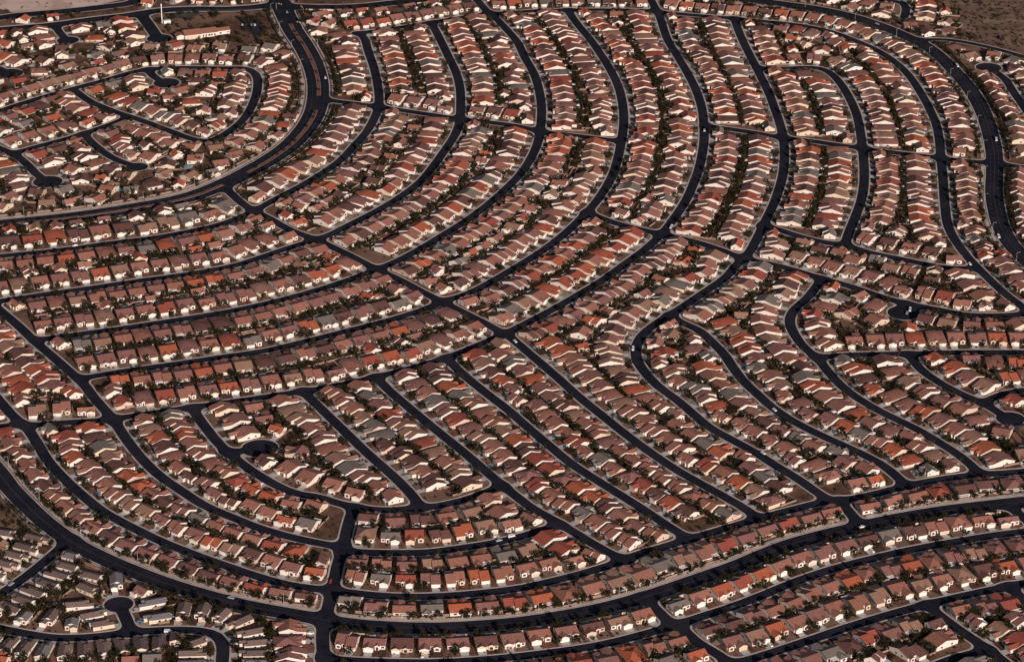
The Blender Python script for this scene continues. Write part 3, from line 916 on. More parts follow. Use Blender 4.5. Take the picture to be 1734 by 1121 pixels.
ROOF_P = [.27, .18, .10, .10, .12, .07, .06, .10]
for h in HOUSES:
    nar = h['hw'] == 4.2
    h['type'] = (5 if nar else random.choices([0, 1, 2, 3, 4], [.27, .15, .22, .2, .16])[0]) * 2 + random.randint(0, 1)
    if h['sz'] < .9 and not nar: h['type'] = random.choice([0, 2, 3, 4]) * 2 + random.randint(0, 1)
    h['roof'] = 8 + random.choices([0, 1, 2, 3], [.4, .22, .2, .18])[0] if nar else random.choices(range(8), ROOF_P)[0]
    h['wall'] = random.choices([0, 1, 2], [.66, .22, .12])[0]
    h['door'] = random.choices([0, 1], [.8, .2])[0]
    h['yaw'] = math.atan2(h['a'][1], h['a'][0]) - math.pi / 2
    h['solar'] = random.random() < .045
    h['vis'] = 0 < h['img'][0] < PW and 0 < h['img'][1] < PH
    h['dist'] = h['c'][1] * CP + CAM_H * SP
near = sorted([h for h in HOUSES if h['vis']], key=lambda h: h['dist'])
for h in near[:300]: h['own'] = True
# ------------------------------------------------------------------ words for the labels
PHRASE = {'P': 'street below the avenue', 'Q': 'second street below the avenue', 'K3': 'short link street', 'Q2': 'bottom-right slanting lane', 'Q3': 'bottom-right corner lane',
          'Q4': 'bottom-edge side street', 'Q5': 'right-edge side street', 'U1': 'bottom-left diagonal street', 'U2': 'bottom-left bending street', 'U3': 'bottom-left cul-de-sac',
          'V1': 'short street below the avenue', 'H1R': 'dead-end second above the avenue', 'SA': 'street with the dark bulb', 'C6': 'bulb beside the slanting streets', 'H1L': 'lower-left second curved street',
          'H2w': 'lower-left street above the avenue', 'H2e': 'lower-right street above the avenue', 'W1': 'first slanting street', 'W2': 'second slanting street', 'W3': 'third slanting street',
          'W4': 'fourth slanting street', 'R6': 'sixth ring street', 'R6b': 'fifth slanting street', 'R9': 'sixth slanting street', 'R1': 'innermost ring street', 'R2': 'second ring street',
          'R3': 'third ring street', 'R4': 'fourth ring street', 'R5': 'fifth ring street', 'R7b': 'short upper-right bent street', 'T4': 'long upper outer street', 'D1': 'left-edge diagonal street',
          'B1': 'upper-left loop street', 'B2': 'upper-left middle street', 'B3': 'upper-left corner street', 'B4': 'upper-left inner dead-end', 'C1': 'upper-left first cul-de-sac', 'C2': 'cul-de-sac beside the mast',
          'C3': 'top-left edge cul-de-sac', 'C4': 'cul-de-sac inside the loop', 'X2': 'upper cross street', 'X4': 'middle-right long cross street', 'X5': 'middle-right short cross street',
          'X6': 'right level street', 'R10': 'right dead-end street', 'R11': 'right-edge short branch', 'C5': 'cul-de-sac with the parked car', 'E2': 'top-right dead-end street', 'E3': 'top-right hook street',
          'E4': 'right-edge upper street', 'L1': 'left-edge short street', 'T1': 'top-left avenue', 'X1': 'central diagonal cross street', 'X3': 'upper-right cross street', 'K1': 'short link by the lower-right avenue', 'K2': 'short link under the avenue', 'T5': 'top link street', 'D': 'diagonal'}
ONES = ['', 'first', 'second', 'third', 'fourth', 'fifth', 'sixth', 'seventh', 'eighth', 'ninth', 'tenth', 'eleventh', 'twelfth', 'thirteenth', 'fourteenth', 'fifteenth', 'sixteenth', 'seventeenth',
        'eighteenth', 'nineteenth', 'twentieth']
TENS = {20: ('twenty', 'twentieth'), 30: ('thirty', 'thirtieth'), 40: ('forty', 'fortieth'), 50: ('fifty', 'fiftieth'), 60: ('sixty', 'sixtieth'), 70: ('seventy', 'seventieth'), 80: ('eighty', 'eightieth'), 90: ('ninety', 'ninetieth')}


def ordinal(n):
    if n <= 20: return ONES[n]
    t = n // 10 * 10
    return TENS[t][1] if n == t else TENS[t][0] + '-' + ONES[n - t]


def pkey(key):
    return key[0] + (key[2] or '')


ROWS = {}
for h in HOUSES:
    ROWS.setdefault(h['key'][:2] + (h['key'][2] if h['key'][0] == 'H2' else '',), []).append(h)
for key, L in ROWS.items():
    n = np.mean([h['a'] for h in L], axis=0)
    if key[1] == 'I':
        side = 'set back behind'
    elif key[1] == 'B':
        side = 'around the bulb of'
    else:
        vx, vy = n[0], n[1] * .47
        if abs(vx) > abs(vy): side = 'right side of' if vx > 0 else 'left side of'
        else: side = 'upper side of' if vy > 0 else 'lower side of'
    xs, ys = [h['img'][0] for h in L], [h['img'][1] for h in L]
    if max(xs) - min(xs) > 1.0 * (max(ys) - min(ys)): frm, L2 = 'left', sorted(L, key=lambda h: h['img'][0])
    else: frm, L2 = 'top', sorted(L, key=lambda h: h['img'][1])
    k = 0
    ph = PHRASE.get(key[0] + (key[2] if len(key) > 2 and key[2] else '')) or PHRASE.get(key[0] + 'w') or 'cross streets'
    for h in L2:
        if h['vis']: k += 1
        h['where'] = f"{ordinal(k)} from {frm}, {side} {ph}" if key[1] not in 'BI' else f"{ordinal(k)} from {frm} {side} {ph}"
        h['row'] = f"{side} {ph}"
# sides must differ within a street
seen = {}
for key, L in ROWS.items():
    r = L[0]['row']
    if r in seen and seen[r] != key:
        for h in L: h['where'] = h['where'].replace(' side of', ' outer side of'); h['row'] = h['row'].replace(' side of', ' outer side of')
    seen[L[0]['row']] = key

# ------------------------------------------------------------------ houses: build
HM = lambda h: [ROOF[h['roof']], WALL[h['wall']], GLASS, DOOR[h['door']], PATIO, PANEL]
MESH = {}


def part_mesh(ti, part, j=0):
    k = (ti, part, j)
    if k not in MESH:
        mb = TYPES[ti]['wins'][j] if part == 'window' else TYPES[ti][part]
        name = {'w': 'walls', 'r': 'roof', 'd': 'garage_door', 'p': 'patio_cover', 'window': 'window'}[part]
        if part == 'r': me = mb.mesh(name, [ROOF[0], WALL[0]])
        else:
            o = MB(); o.v, o.f, o.m = mb.v, mb.f, [0] * len(mb.f)
            me = o.mesh(name, [{'w': WALL[0], 'd': DOOR[0], 'p': PATIO, 'window': GLASS}[part]])
        MESH[k] = me
    return MESH[k]


def slot(o, i, m):
    o.material_slots[i].link = 'OBJECT'
    o.material_slots[i].material = m


PROTO = {}


def part(name, me, parent, mats, scale):
    o = bpy.data.objects.new(name, me)
    COL.objects.link(o)
    o.parent = parent
    o.scale = scale
    for i, m in enumerate(mats): slot(o, i, m)
    return o


solar_me = MB(); solar_me.v, solar_me.f, solar_me.m = SOLAR.v, SOLAR.f, [0] * len(SOLAR.f)
solar_me = solar_me.mesh('solar_panels', [PANEL])
SOLAR_AT = {0: (0, 5.4, 3.4), 1: (-1.5, 5.2, 3.7), 2: (-3, 5, 3.9), 3: (-2.5, 5.2, 4.2), 4: (-2.5, 4.6, 3.4), 5: (0, 8, 4)}
acc = Acc()
TP = {}
for ti in range(12):
    mb = MB()
    t = TYPES[ti]
    for g in [t['w'], t['r'], t['d'], t['p']] + t['wins']: mb.add(g.v, [], 0); base = len(mb.v) - len(g.v); mb.f += [tuple(i + base for i in f) for f in g.f]; mb.m += g.m
    TP[ti] = Tpl(mb)
    mb2 = MB()
    for g in [t['w'], t['r'], t['d']] + t['wins']: base = len(mb2.v); mb2.v += g.v; mb2.f += [tuple(i + base for i in f) for f in g.f]; mb2.m += g.m
    TP[ti, 'bare'] = Tpl(mb2)
ALLM = ROOF + WALL + [GLASS] + DOOR + [PATIO, PANEL]
nR, nW = len(ROOF), len(WALL)
for h in HOUSES:
    ti = h['type']
    patio = random.random() < .62
    h['patio'] = patio
    if h.get('own'):
        root = bpy.data.objects.new('house', None)
        root.empty_display_size = 2
        COL.objects.link(root)
        root.location = (*h['p'], 0)
        root.rotation_euler = (0, 0, h['yaw'])
        sol = ' with solar panels' if h['solar'] else ''
        lab = f"{ROOF_NAMES[h['roof']].replace(' ', '-')}-roofed house{sol}, {h['where']}"
        if h['solar'] and len(lab.split()) > 16: lab = f"solar-panelled {ROOF_NAMES[h['roof']].replace(' ', '-')}-roofed house, {h['where']}"
        tag(root, lab, 'house', 'stucco houses along the nearer streets')
        sc = (h['sx'], h['sz'], 1)
        part('walls', part_mesh(ti, 'w'), root, [WALL[h['wall']]], sc)
        part('roof', part_mesh(ti, 'r'), root, [ROOF[h['roof']], WALL[h['wall']]], sc)
        part('garage_door', part_mesh(ti, 'd'), root, [DOOR[h['door']]], sc)
        if patio: part('patio_cover', part_mesh(ti, 'p'), root, [PATIO], sc)
        for j in range(len(TYPES[ti]['wins'])): part('window', part_mesh(ti, 'window', j), root, [GLASS], sc)
        if h['solar'] and ti // 2 != 5:
            s = part('solar_panels', solar_me, root, [PANEL], (1, 1, 1))
            a = SOLAR_AT[ti // 2]
            s.location = (a[0] * (1 if ti % 2 == 0 else -1), a[1] * h['sz'] + 2.2, a[2] + .12)
    else:
        remap = [h['roof'], nR + h['wall'], nR + nW, nR + nW + 1 + h['door'], nR + nW + 3, nR + nW + 4]
        acc.put(TP[ti] if patio else TP[ti, 'bare'], (*h['p'], 0), h['yaw'], h['sx'], h['sz'], 1, remap)
far = acc.build('houses', ALLM)
tag(far, 'tile-roofed stucco houses filling all the farther streets', 'houses', kind='stuff')

# ------------------------------------------------------------------ plots: gravel yards, driveways, block walls
yard, drive = MB(), MB()
GP = [.27, .22, .18, .12, .05, .16]
for n, h in enumerate(HOUSES):
    px, py = h['p']; ax, ay = h['a']; tx, ty = ay, -ax
    P = lambda x, y: (px + tx * x + ax * y, py + ty * x + ay * y)
    z = .012 + (n * .6180339 % 1) * .045
    w = h['hw'] + 1.15
    g1, g2 = random.choices(range(6), GP)[0], random.choices(range(6), [.24, .20, .30, .06, .10, .10])[0]
    for (y0, y1, g) in ((-h['sb'] - .9, 4, g1), (4.0, h['depth'] + 6, g2)):
        Q = [P(-w, y0), P(w, y0), P(w, y1), P(-w, y1)]
        if min(fld(*q) for q in Q) < -1.0 and y0 > 0: continue
        yard.add([(*q, z) for q in Q], [(0, 1, 2, 3)], g)
    mir = -1 if h['type'] % 2 else 1
    gx = 3.4 * h['sx'] if h['type'] // 2 != 5 else 2.1
    for k in range(2):
        Q = [P(mir * gx - 2.6, -h['sb'] - .7), P(mir * gx + 2.6, -h['sb'] - .7), P(mir * gx + 2.6, 0.3), P(mir * gx - 2.6, .3)]
    drive.add([(*q, .068 + (n % 5) * .002) for q in Q], [(0, 1, 2, 3)])
tag(yard.build('yard_ground', GRAVEL), 'gravel and planted yard ground around the houses', 'yards', kind='structure')
tag(drive.build('driveway', [DRIVE]), 'pale concrete driveways leading to the garages', 'driveways', kind='structure')


def wall_seg(mb, a, b, h=1.75, t=.2, z0=0.0):
    dx, dy = b[0] - a[0], b[1] - a[1]
    L = math.hypot(dx, dy)
    if L < .3: return
    nx, ny = -dy / L * t / 2, dx / L * t / 2
    p = [(a[0] + nx, a[1] + ny), (a[0] - nx, a[1] - ny), (b[0] - nx, b[1] - ny), (b[0] + nx, b[1] + ny)]
    mb.add([(*q, z0) for q in p] + [(*q, z0 + h) for q in p], [(3, 2, 1, 0), (4, 5, 6, 7), (0, 1, 5, 4), (1, 2, 6, 5), (2, 3, 7, 6), (3, 0, 4, 7)])


def free(x, y, me=None):
    if fld(x, y) < 2.4: return False
    gx, gy = int(x // 30), int(y // 30)
    for i in range(gx - 1, gx + 2):
        for j in range(gy - 1, gy + 2):
            for h in HASH.get((i, j), ()):
                if inpoly(x, y, h['C']): return False
    return True


def subseg(mb, a, b, **k):
    n = max(1, int(math.hypot(b[0] - a[0], b[1] - a[1]) / 1.5))
    run = None
    pts = [(a[0] + (b[0] - a[0]) * i / n, a[1] + (b[1] - a[1]) * i / n) for i in range(n + 1)]
    for i in range(n + 1):
        f = free(*pts[i])
        if f and run is None: run = pts[i]
        if (not f or i == n) and run is not None:
            e = pts[i] if f else pts[i - 1]
            if e != run: wall_seg(mb, run, e, **k)
            run = None


for key, L in ROWS.items():
    mb = MB()
    for n, h in enumerate(L):
        px, py = h['p']; ax, ay = h['a']; tx, ty = ay, -ax
        P = lambda x, y: (px + tx * x + ax * y, py + ty * x + ay * y)
        w, d = h['hw'] + 1.15 + (n % 3) * .02, h['depth']
        # how deep the back yard goes before it meets another plot
        k = d + 1.5
        while k < d + 12 and free(*P(0, k + 1.0)) and fld(*P(0, k)) > 4.5: k += .5
        full = k >= d + 12
        back = d + 9 if full else d + 1.0 + (k - d) * .5
        h['back'] = back
        hh = 1.45 + (n % 4) * .02
        if random.random() < .6: subseg(mb, P(-w, back), P(w, back), h=hh)
        if random.random() < .8: subseg(mb, P(-w, d + .5), P(-w, back - .12), h=hh - .01)
        nxt = any(abs(o['p'][0] - P(2 * w, 0)[0]) + abs(o['p'][1] - P(2 * w, 0)[1]) < 5 for o in L)
        if not nxt: subseg(mb, P(w, d * .5), P(w, back - .12), h=hh - .01)
    if not mb.v or not any(h['vis'] for h in L): continue
    o = mb.build('garden_wall', [BLOCK])
    tag(o, f"tan block walls round back yards, {L[0]['row']}", 'wall', 'garden walls of the rows')


def along(nm, off, step, ok=None):
    """points beside a street at a sideways distance (left of the way it was read is +)"""
    p = RD[nm]['p']
    s = np.concatenate([[0], np.cumsum(np.linalg.norm(np.diff(p, axis=0), axis=1))])
    t = np.arange(0, s[-1], step)
    x, y = np.interp(t, s, p[:, 0]), np.interp(t, s, p[:, 1])
    g = np.stack([np.gradient(x), np.gradient(y)], 1)
    g /= np.linalg.norm(g, axis=1)[:, None] + 1e-9
    out = []
    for i in range(len(t)):
        q = (x[i] - g[i, 1] * off, y[i] + g[i, 0] * off)
        out.append((q, g[i]) if ok is None or ok(*IMG(*q)) else None)
    return out


def boundary(nm, off, label, ok=None, h=2.0, m=BLOCK, clear=3.0):
    mb = MB()
    L = along(nm, off, 3.0, ok)
    for a, b in zip(L, L[1:]):
        if a and b and fld(*a[0]) > clear and fld(*b[0]) > clear and free(*a[0]) and free(*b[0]):
            wall_seg(mb, a[0], b[0], h=h, t=.25)
    if mb.v: tag(mb.build('boundary_wall', [m]), label, 'wall', 'walls along the avenues')


PALEWALL = mat('pale_block_wall', (.62, .47, .37), (.52, .38, .30), 0.2)
boundary('SS', -12.5, 'long pale wall on the lower side of the bottom avenue', lambda x, y: x > 560, m=PALEWALL)
boundary('SS', 13.5, 'long tan wall on the upper side of the bottom avenue')
boundary('SS', -12.5, 'tan wall on the lower side of the avenue at bottom left', lambda x, y: x < 540)
boundary('A', 17.5, 'tan wall outside the big divided road bend', lambda x, y: y < 400)
boundary('A', -17.0, 'tan wall inside the big divided road bend', h=1.6)
boundary('R8', -15.0, 'tan wall on the inner side of the far right avenue')
boundary('R8', 13.0, 'tan wall on the outer side of the far right avenue')
boundary('T3', -10.5, 'pale wall under the top avenue', m=PALEWALL)
boundary('T1', -10.5, 'tan wall along the top left avenue', lambda x, y: x < 230)

# the pale footpaths that run beside the avenues
fp = MB()
for nm, off, hw in (('A', -14.0, 1.5), ('SS', 10.0, 1.35), ('R8', -10.4, 1.4), ('A', 13.2, .8), ('SS', -9.4, .7)):
    L = along(nm, off, 2.0)
    for e, f in zip(L, L[1:]):
        (a, g), (b, g2) = e, f
        if fld(*a) < 1.4 or fld(*b) < 1.4: continue
        q = [(a[0] - g[1] * hw, a[1] + g[0] * hw), (a[0] + g[1] * hw, a[1] - g[0] * hw), (b[0] + g2[1] * hw, b[1] - g2[0] * hw), (b[0] - g2[1] * hw, b[1] + g2[0] * hw)]
        fp.add([(*c, .23) for c in q] + [(*c, 0) for c in q], [(0, 1, 2, 3), (1, 5, 6, 2), (4, 0, 3, 7)])
tag(fp.build('footpath', [CONCRETE]), 'pale concrete footpaths beside the avenues', 'footpath', kind='structure')

# raised islands in the divided road
med = MB()
L = along('A', 0.6, 2.0)
for i in range(len(L) - 1):
    (a, g), (b, g2) = L[i], L[i + 1]
    ix, iy = IMG(*a)
    if 380 < ix < 420 or (470 < ix < 560 and iy < 40) or (520 < ix < 550 and 163 < iy < 186): continue
    hw = 1.6
    q = [(a[0] - g[1] * hw, a[1] + g[0] * hw), (a[0] + g[1] * hw, a[1] - g[0] * hw), (b[0] + g2[1] * hw, b[1] - g2[0] * hw), (b[0] - g2[1] * hw, b[1] + g2[0] * hw)]
    med.add([(*c, .23) for c in q], [(0, 3, 2, 1)[::-1]], 0)
    for u, v in ((0, 3), (1, 2)):
        o = .18 if u == 0 else -.18
        e = [(q[u][0], q[u][1]), (q[v][0], q[v][1])]
        med.add([(*e[0], .08), (*e[1], .08), (*e[1], .245), (*e[0], .245), (e[0][0] - g[1] * o, e[0][1] + g[0] * o, .245), (e[1][0] - g[1] * o, e[1][1] + g[0] * o, .245)], [(0, 1, 2, 3), (3, 2, 5, 4)], 1)
tag(med.build('road_island', [GRAVEL[1], CONCRETE]), 'brown gravel islands dividing the big road', 'median', kind='structure')
# lane paint
lm = MB()
for nm, offs, dash in (('A', (-5.2, 5.6), True), ('SS', (0,), False), ('R8', (0, 3.4, -3.4), True), ('T1', (0,), False)):
    for off in offs:
        L = along(nm, off, 1.5)
        for i in range(len(L) - 1):
            if dash and off != 0 and i % 6 > 1: continue
            (a, g), (b, g2) = L[i], L[i + 1]
            w = .09
            if fld(*a) > -2: continue
            lm.add([(a[0] - g[1] * w, a[1] + g[0] * w, .084), (a[0] + g[1] * w, a[1] - g[0] * w, .084), (b[0] + g2[1] * w, b[1] - g2[0] * w, .084), (b[0] - g2[1] * w, b[1] + g2[0] * w, .084)],
                   [(0, 1, 2, 3)], 1 if off == 0 else 0)
tag(lm.build('road_marking', [MARK, MARKY]), 'worn lane lines on the avenues', 'road markings', kind='structure')

# ------------------------------------------------------------------ trees
def crown_tpl(seed, n, rx, rz, zc, leaf, mats, conifer=False, palm=False):
    rg = np.random.default_rng(seed)
    mb = MB()
    cl = rg.normal(size=(7, 3)); cl /= np.linalg.norm(cl, axis=1)[:, None]
    cl *= rg.uniform(.35, .72, (7, 1))
    for i in range(n):
        c = cl[rg.integers(7)]
        o = rg.normal(size=3); o /= np.linalg.norm(o); o *= rg.uniform(.2, 1) ** .5 * .42
        p = c + o
        x, y, z = p[0] * rx, p[1] * rx, zc + p[2] * rz
        if conifer:
            t = rg.uniform(0, 1) ** .7
            a = rg.uniform(0, 6.28); rr = rx * (1 - t) * rg.uniform(.5, 1) + .12
            x, y, z = math.cos(a) * rr, math.sin(a) * rr, zc - rz + 2 * rz * t
        u = rg.normal(size=3); u /= np.linalg.norm(u)
        v = np.cross(u, rg.normal(size=3)); v /= np.linalg.norm(v)
        s = leaf * rg.uniform(.6, 1.25)
        q = np.array([x, y, z])
        mb.add([tuple(q + u * s), tuple(q + v * s * .7), tuple(q - u * s), tuple(q - v * s * .7)], [(0, 1, 2, 3)], int(rg.choice(mats)))
    return mb


def palm_mb(seed):
    rg = np.random.default_rng(seed)
    mb = MB()
    for k in range(22):
        a = 2 * math.pi * k / 22 + rg.uniform(-.1, .1); e = rg.uniform(-.5, .9)
        pts = []
        for t in (0, .4, .75, 1):
            r = 1.7 * t
            pts.append(np.array([math.cos(a) * r * math.cos(e * .6), math.sin(a) * r * math.cos(e * .6), 6.2 + r * e * .8 - 1.1 * t * t]))
        sd = np.array([-math.sin(a), math.cos(a), 0])
        for i in range(3):
            w0, w1 = .26 * (1 - .25 * i), .26 * (1 - .25 * (i + 1)) if i < 2 else .03
            mb.add([tuple(pts[i] - sd * w0), tuple(pts[i] + sd * w0), tuple(pts[i + 1] + sd * w1), tuple(pts[i + 1] - sd * w1)], [(0, 1, 2, 3)], 3)
    return mb


def trunk_mb(h, r, limbs=3, seed=0):
    rg = random.Random(seed)
    mb = MB()
    mb.tube((0, 0, 0), (0.05, 0, h * .55), r, r * .7, 6, 0)
    for k in range(limbs):
        a = 2 * math.pi * k / limbs + rg.uniform(-.4, .4)
        mb.tube((0.05, 0, h * .5), (math.cos(a) * h * .28, math.sin(a) * h * .28, h * rg.uniform(.82, 1.0)), r * .55, r * .2, 5, 0)
    return mb


KINDS = [  # word, crown, trunk
    ('round olive', crown_tpl(1, 600, 3.2, 2.3, 2.2, .27, [0, 0, 0, 1]), trunk_mb(2.6, .16, 3, 1)),
    ('dark bushy', crown_tpl(2, 640, 3.6, 2.6, 2.3, .28, [1, 1, 1, 0]), trunk_mb(2.6, .18, 3, 2)),
    ('brown sparse', crown_tpl(3, 420, 3.2, 2.3, 2.6, .22, [2, 2, 0]), trunk_mb(3.0, .15, 4, 3)),
    ('green leafy', crown_tpl(4, 560, 2.9, 2.4, 2.4, .27, [3, 3, 0, 1]), trunk_mb(2.7, .15, 3, 4)),
    ('slim dark conical', crown_tpl(5, 260, 1.2, 2.5, 2.9, .34, [1, 1, 3], conifer=True), trunk_mb(3.0, .12, 0, 5)),
    ('fan palm', palm_mb(6), None),
]
pt = MB(); pt.tube((0, 0, 0), (.1, 0, 6.3), .2, .15, 7, 0)
KINDS[5] = ('small fan palm', KINDS[5][1], pt)
CROWN_ME = [k[1].mesh('crown', LEAF) for k in KINDS]
TRUNK_ME = [k[2].mesh('trunk', [BARK]) for k in KINDS]
FARTREE = []
for i, k in enumerate(KINDS):
    mb = MB()
    src = k[1]
    nv = len(src.f)
    keep = range(0, nv, 4) if i < 5 else range(nv)
    for q in keep:
        f = src.f[q]
        vs = [src.v[j] for j in f]
        c = [sum(v[a] for v in vs) / 4 for a in range(3)]
        e = 1.7 if i < 5 else 1.0
        mb.add([tuple(c[a] + (v[a] - c[a]) * e for a in range(3)) for v in vs], [(0, 1, 2, 3)], src.m[q])
    t = MB(); t.tube((0, 0, 0), (0, 0, 2.6 if i < 5 else 6.2), .16, .1, 4, 4)
    mb.add(t.v, t.f, 4)
    FARTREE.append(Tpl(mb))

TREES = []   # (dist, x, y, kind, scale, label)
SHRUBS = []
for h in HOUSES:
    px, py = h['p']; ax, ay = h['a']; tx, ty = ay, -ax
    P = lambda x, y: (px + tx * x + ax * y, py + ty * x + ay * y)
    mir = -1 if h['type'] % 2 else 1
    ph = h['where']
    desert = h['key'][0] in ('U1', 'U2', 'U3')
    nf = random.choices([0, 1, 2], [.32, .5, .18])[0] if not desert else random.choices([0, 1], [.75, .25])[0]
    used = set()
    for k in range(nf):
        x = -mir * random.uniform(1.5, 5.8) if k == 0 else mir * 6.9
        q = P(x, random.uniform(-max(1.8, h['sb'] - 2.4), 1.0))
        if fld(*q) < 2.2 or not free(*q): continue
        kd = random.choices(range(6), [.34, .34, .13, .14, .03, .02])[0]
        sc = random.uniform(.95, 1.4) if k == 0 else random.uniform(.45, .65)
        TREES.append((q, kd, sc, ('front-yard' if k == 0 else 'small front-yard'), h))
    nb = random.choices([0, 1, 2, 3], [.05, .22, .38, .35])[0]
    bk = h.get('back', h['depth'] + 5)
    for k in range(nb):
        q = P([-4.6, 3.4, 0][k] + random.uniform(-1, 1), h['depth'] + min(random.uniform(2.2, 4.5), max(1.2, bk - h['depth'] - 1.0)))
        if fld(*q) < 2.2 or not free(*q): continue
        kd = random.choices(range(6), [.29, .43, .12, .13, .02, .01])[0]
        sc = [random.uniform(1.1, 1.5), random.uniform(.85, 1.1), random.uniform(.6, .8)][k]
        TREES.append((q, kd, sc, ['back-yard', 'smaller back-yard', 'tiny back-yard'][k], h))
    for k in range(random.randint(3, 7)):
        q = P(random.uniform(-7, 7), random.uniform(-h['sb'], .5)) if random.random() < .6 else P(random.uniform(-7, 7), h['depth'] + random.uniform(.6, 6))
        if fld(*q) > 2.0 and free(*q): SHRUBS.append((q, random.uniform(.5, 1.15)))


def street_trees(nm, off, step, word, ok=None, jit=1.2, p=.8):
    for n, e in enumerate(along(nm, off, step, ok)):
        if e is None or random.random() > p: continue
        q = (e[0][0] + random.uniform(-jit, jit), e[0][1] + random.uniform(-jit, jit))
        if fld(*q) < 1.9 + RD[nm]['sw'] * .5 or not free(*q): continue
        TREES.append((q, random.choices(range(6), [.3, .35, .1, .2, .03, .02])[0], random.uniform(.7, 1.05), word, None))


street_trees('SS', -10.4, 9, 'lower roadside'); street_trees('SS', 11.8, 11, 'upper roadside', p=.7)
street_trees('A', 15.8, 8, 'roadside'); street_trees('A', -15.6, 9, 'roadside', p=.7)
street_trees('R8', 11, 8, 'roadside'); street_trees('R8', -13, 9, 'roadside', p=.6)
street_trees('T3', -9, 9, 'roadside'); street_trees('T1', -9, 8, 'roadside', p=.6); street_trees('T1', 9, 9, 'roadside', p=.6)
for e in along('A', .6, 11):          # on the islands
    ix, iy = IMG(*e[0])
    if 380 < ix < 420 or (470 < ix < 560 and iy < 40) or (520 < ix < 550 and 163 < iy < 186) or random.random() < .45: continue
    TREES.append((e[0], random.choice([0, 1, 3]), random.uniform(.5, .75), 'island', None))


def scatter(poly, n, tr, sr):
    xs, ys = [p[0] for p in poly], [p[1] for p in poly]
    for k in range(n):
        a, b = random.uniform(min(xs), max(xs)), random.uniform(min(ys), max(ys))
        if not inpoly(a, b, poly): continue
        q = G(a, b)
        if fld(*q) < 2.5 or not free(*q): continue
        if random.random() < tr: TREES.append((q, random.choices(range(6), [.35, .35, .15, .1, .03, .02])[0], random.uniform(.5, 1.1), 'open-ground', None))
        else: SHRUBS.append((q, random.uniform(.5, sr)))


scatter([(0, 838), (110, 905), (40, 960), (0, 960)], 240, .35, 1.6)
scatter([(1590, 0), (1734, 0), (1734, 90), (1600, 60)], 520, .05, 1.4)
scatter([(250, 20), (480, 18), (480, 75), (380, 88), (270, 85)], 620, .26, 1.3)
scatter([(110, 925), (240, 980), (400, 1035), (390, 1060), (240, 1000), (150, 1040), (100, 960)], 260, .05, 1.2)
scatter([(0, 5), (232, 0), (222, 20), (0, 45)], 120, .1, 1.1)
scatter([(1440, 20), (1600, 35), (1660, 70), (1560, 62)], 200, .1, 1.3)

# open corners and leftover ground
for k in range(26000):
    a, b = random.uniform(-20, PW + 20), random.uniform(0, PH + 20)
    q = G(a, b)
    if fld(*q) < 2.6 or not free(*q): continue
    gx, gy = int(q[0] // 30), int(q[1] // 30)
    if any(inpoly(*q, h['R']) for i in (-1, 0, 1) for j in (-1, 0, 1) for h in HASH.get((gx + i, gy + j), ())): continue
    if any(inpoly(a, b, P) for P in NOBUILD): continue
    if random.random() < .10: TREES.append((q, random.choices(range(6), [.3, .44, .14, .1, .01, .01])[0], random.uniform(.5, 1.15), 'open-ground', None))
    elif random.random() < .5: SHRUBS.append((q, random.uniform(.5, 1.4)))
vis = []
for t in TREES:
    ix, iy = IMG(*t[0])
    vis.append((0 < ix < PW and 0 < iy < PH - 6, t[0][1] * CP + CAM_H * SP))
own = set(sorted([i for i in range(len(TREES)) if vis[i][0] and TREES[i][4] is not None], key=lambda i: vis[i][1])[:300])
facc = Acc()
used_labels = set()
for i, (q, kd, sc, word, h) in enumerate(TREES):
    yaw = random.uniform(0, 6.28)
    lab = None
    if i in own:
        lab = f"{word} tree of house {h['where']}"
        if lab in used_labels: lab = None
    if lab:
        used_labels.add(lab)
        n = len(lab.split())
        for wd in (KINDS[kd][0], KINDS[kd][0].split()[-1]):
            l2 = f"{wd} {lab}" if 'palm' not in wd else lab.replace(' tree', ' palm')
            if len(l2.split()) <= 16: lab = l2; break
        root = bpy.data.objects.new('palm_tree' if kd == 5 else 'tree', None)
        COL.objects.link(root)
        root.location = (*q, 0); root.rotation_euler = (0, 0, yaw); root.scale = (sc, sc, sc * random.uniform(.9, 1.1))
        tag(root, lab, 'tree', 'trees in the nearer yards')
        for nm, me in (('trunk', TRUNK_ME[kd]), ('crown', CROWN_ME[kd])):
            o = bpy.data.objects.new(nm, me); COL.objects.link(o); o.parent = root
    else:
        s2 = sc * random.uniform(.9, 1.15)
        facc.put(FARTREE[kd], (*q, 0), yaw, s2, s2, sc)
tag(facc.build('trees', LEAF + [BARK]), 'dark bushy trees in the farther yards and along the avenues', 'trees', kind='stuff')
sacc = Acc()
ST = []
for s in range(4):
    rg = np.random.default_rng(50 + s); mb = MB()
    for k in range(16):
        p = rg.normal(size=3); p /= np.linalg.norm(p); p *= .62
        q = np.array([p[0], p[1], abs(p[2]) * .85 + .12])
        u = rg.normal(size=3); u /= np.linalg.norm(u); v = np.cross(u, rg.normal(size=3)); v /= np.linalg.norm(v)
        mb.add([tuple(q + u * .42), tuple(q + v * .36), tuple(q - u * .42), tuple(q - v * .36)], [(0, 1, 2, 3)], [0, 1, 2, 3][s])
    ST.append(Tpl(mb))
for q, sc in SHRUBS: sacc.put(random.choice(ST), (*q, 0), random.uniform(0, 6.28), sc, sc, sc)
tag(sacc.build('shrubbery', LEAF), 'low desert shrubs dotted over the gravel yards', 'shrubs', kind='stuff')
print('trees', len(TREES), 'shrubs', len(SHRUBS))

# ------------------------------------------------------------------ single things
def empty(name, loc, yaw=0.0):
    o = bpy.data.objects.new(name, None)
    COL.objects.link(o)
    o.location = loc
    o.rotation_euler = (0, 0, yaw)
    return o


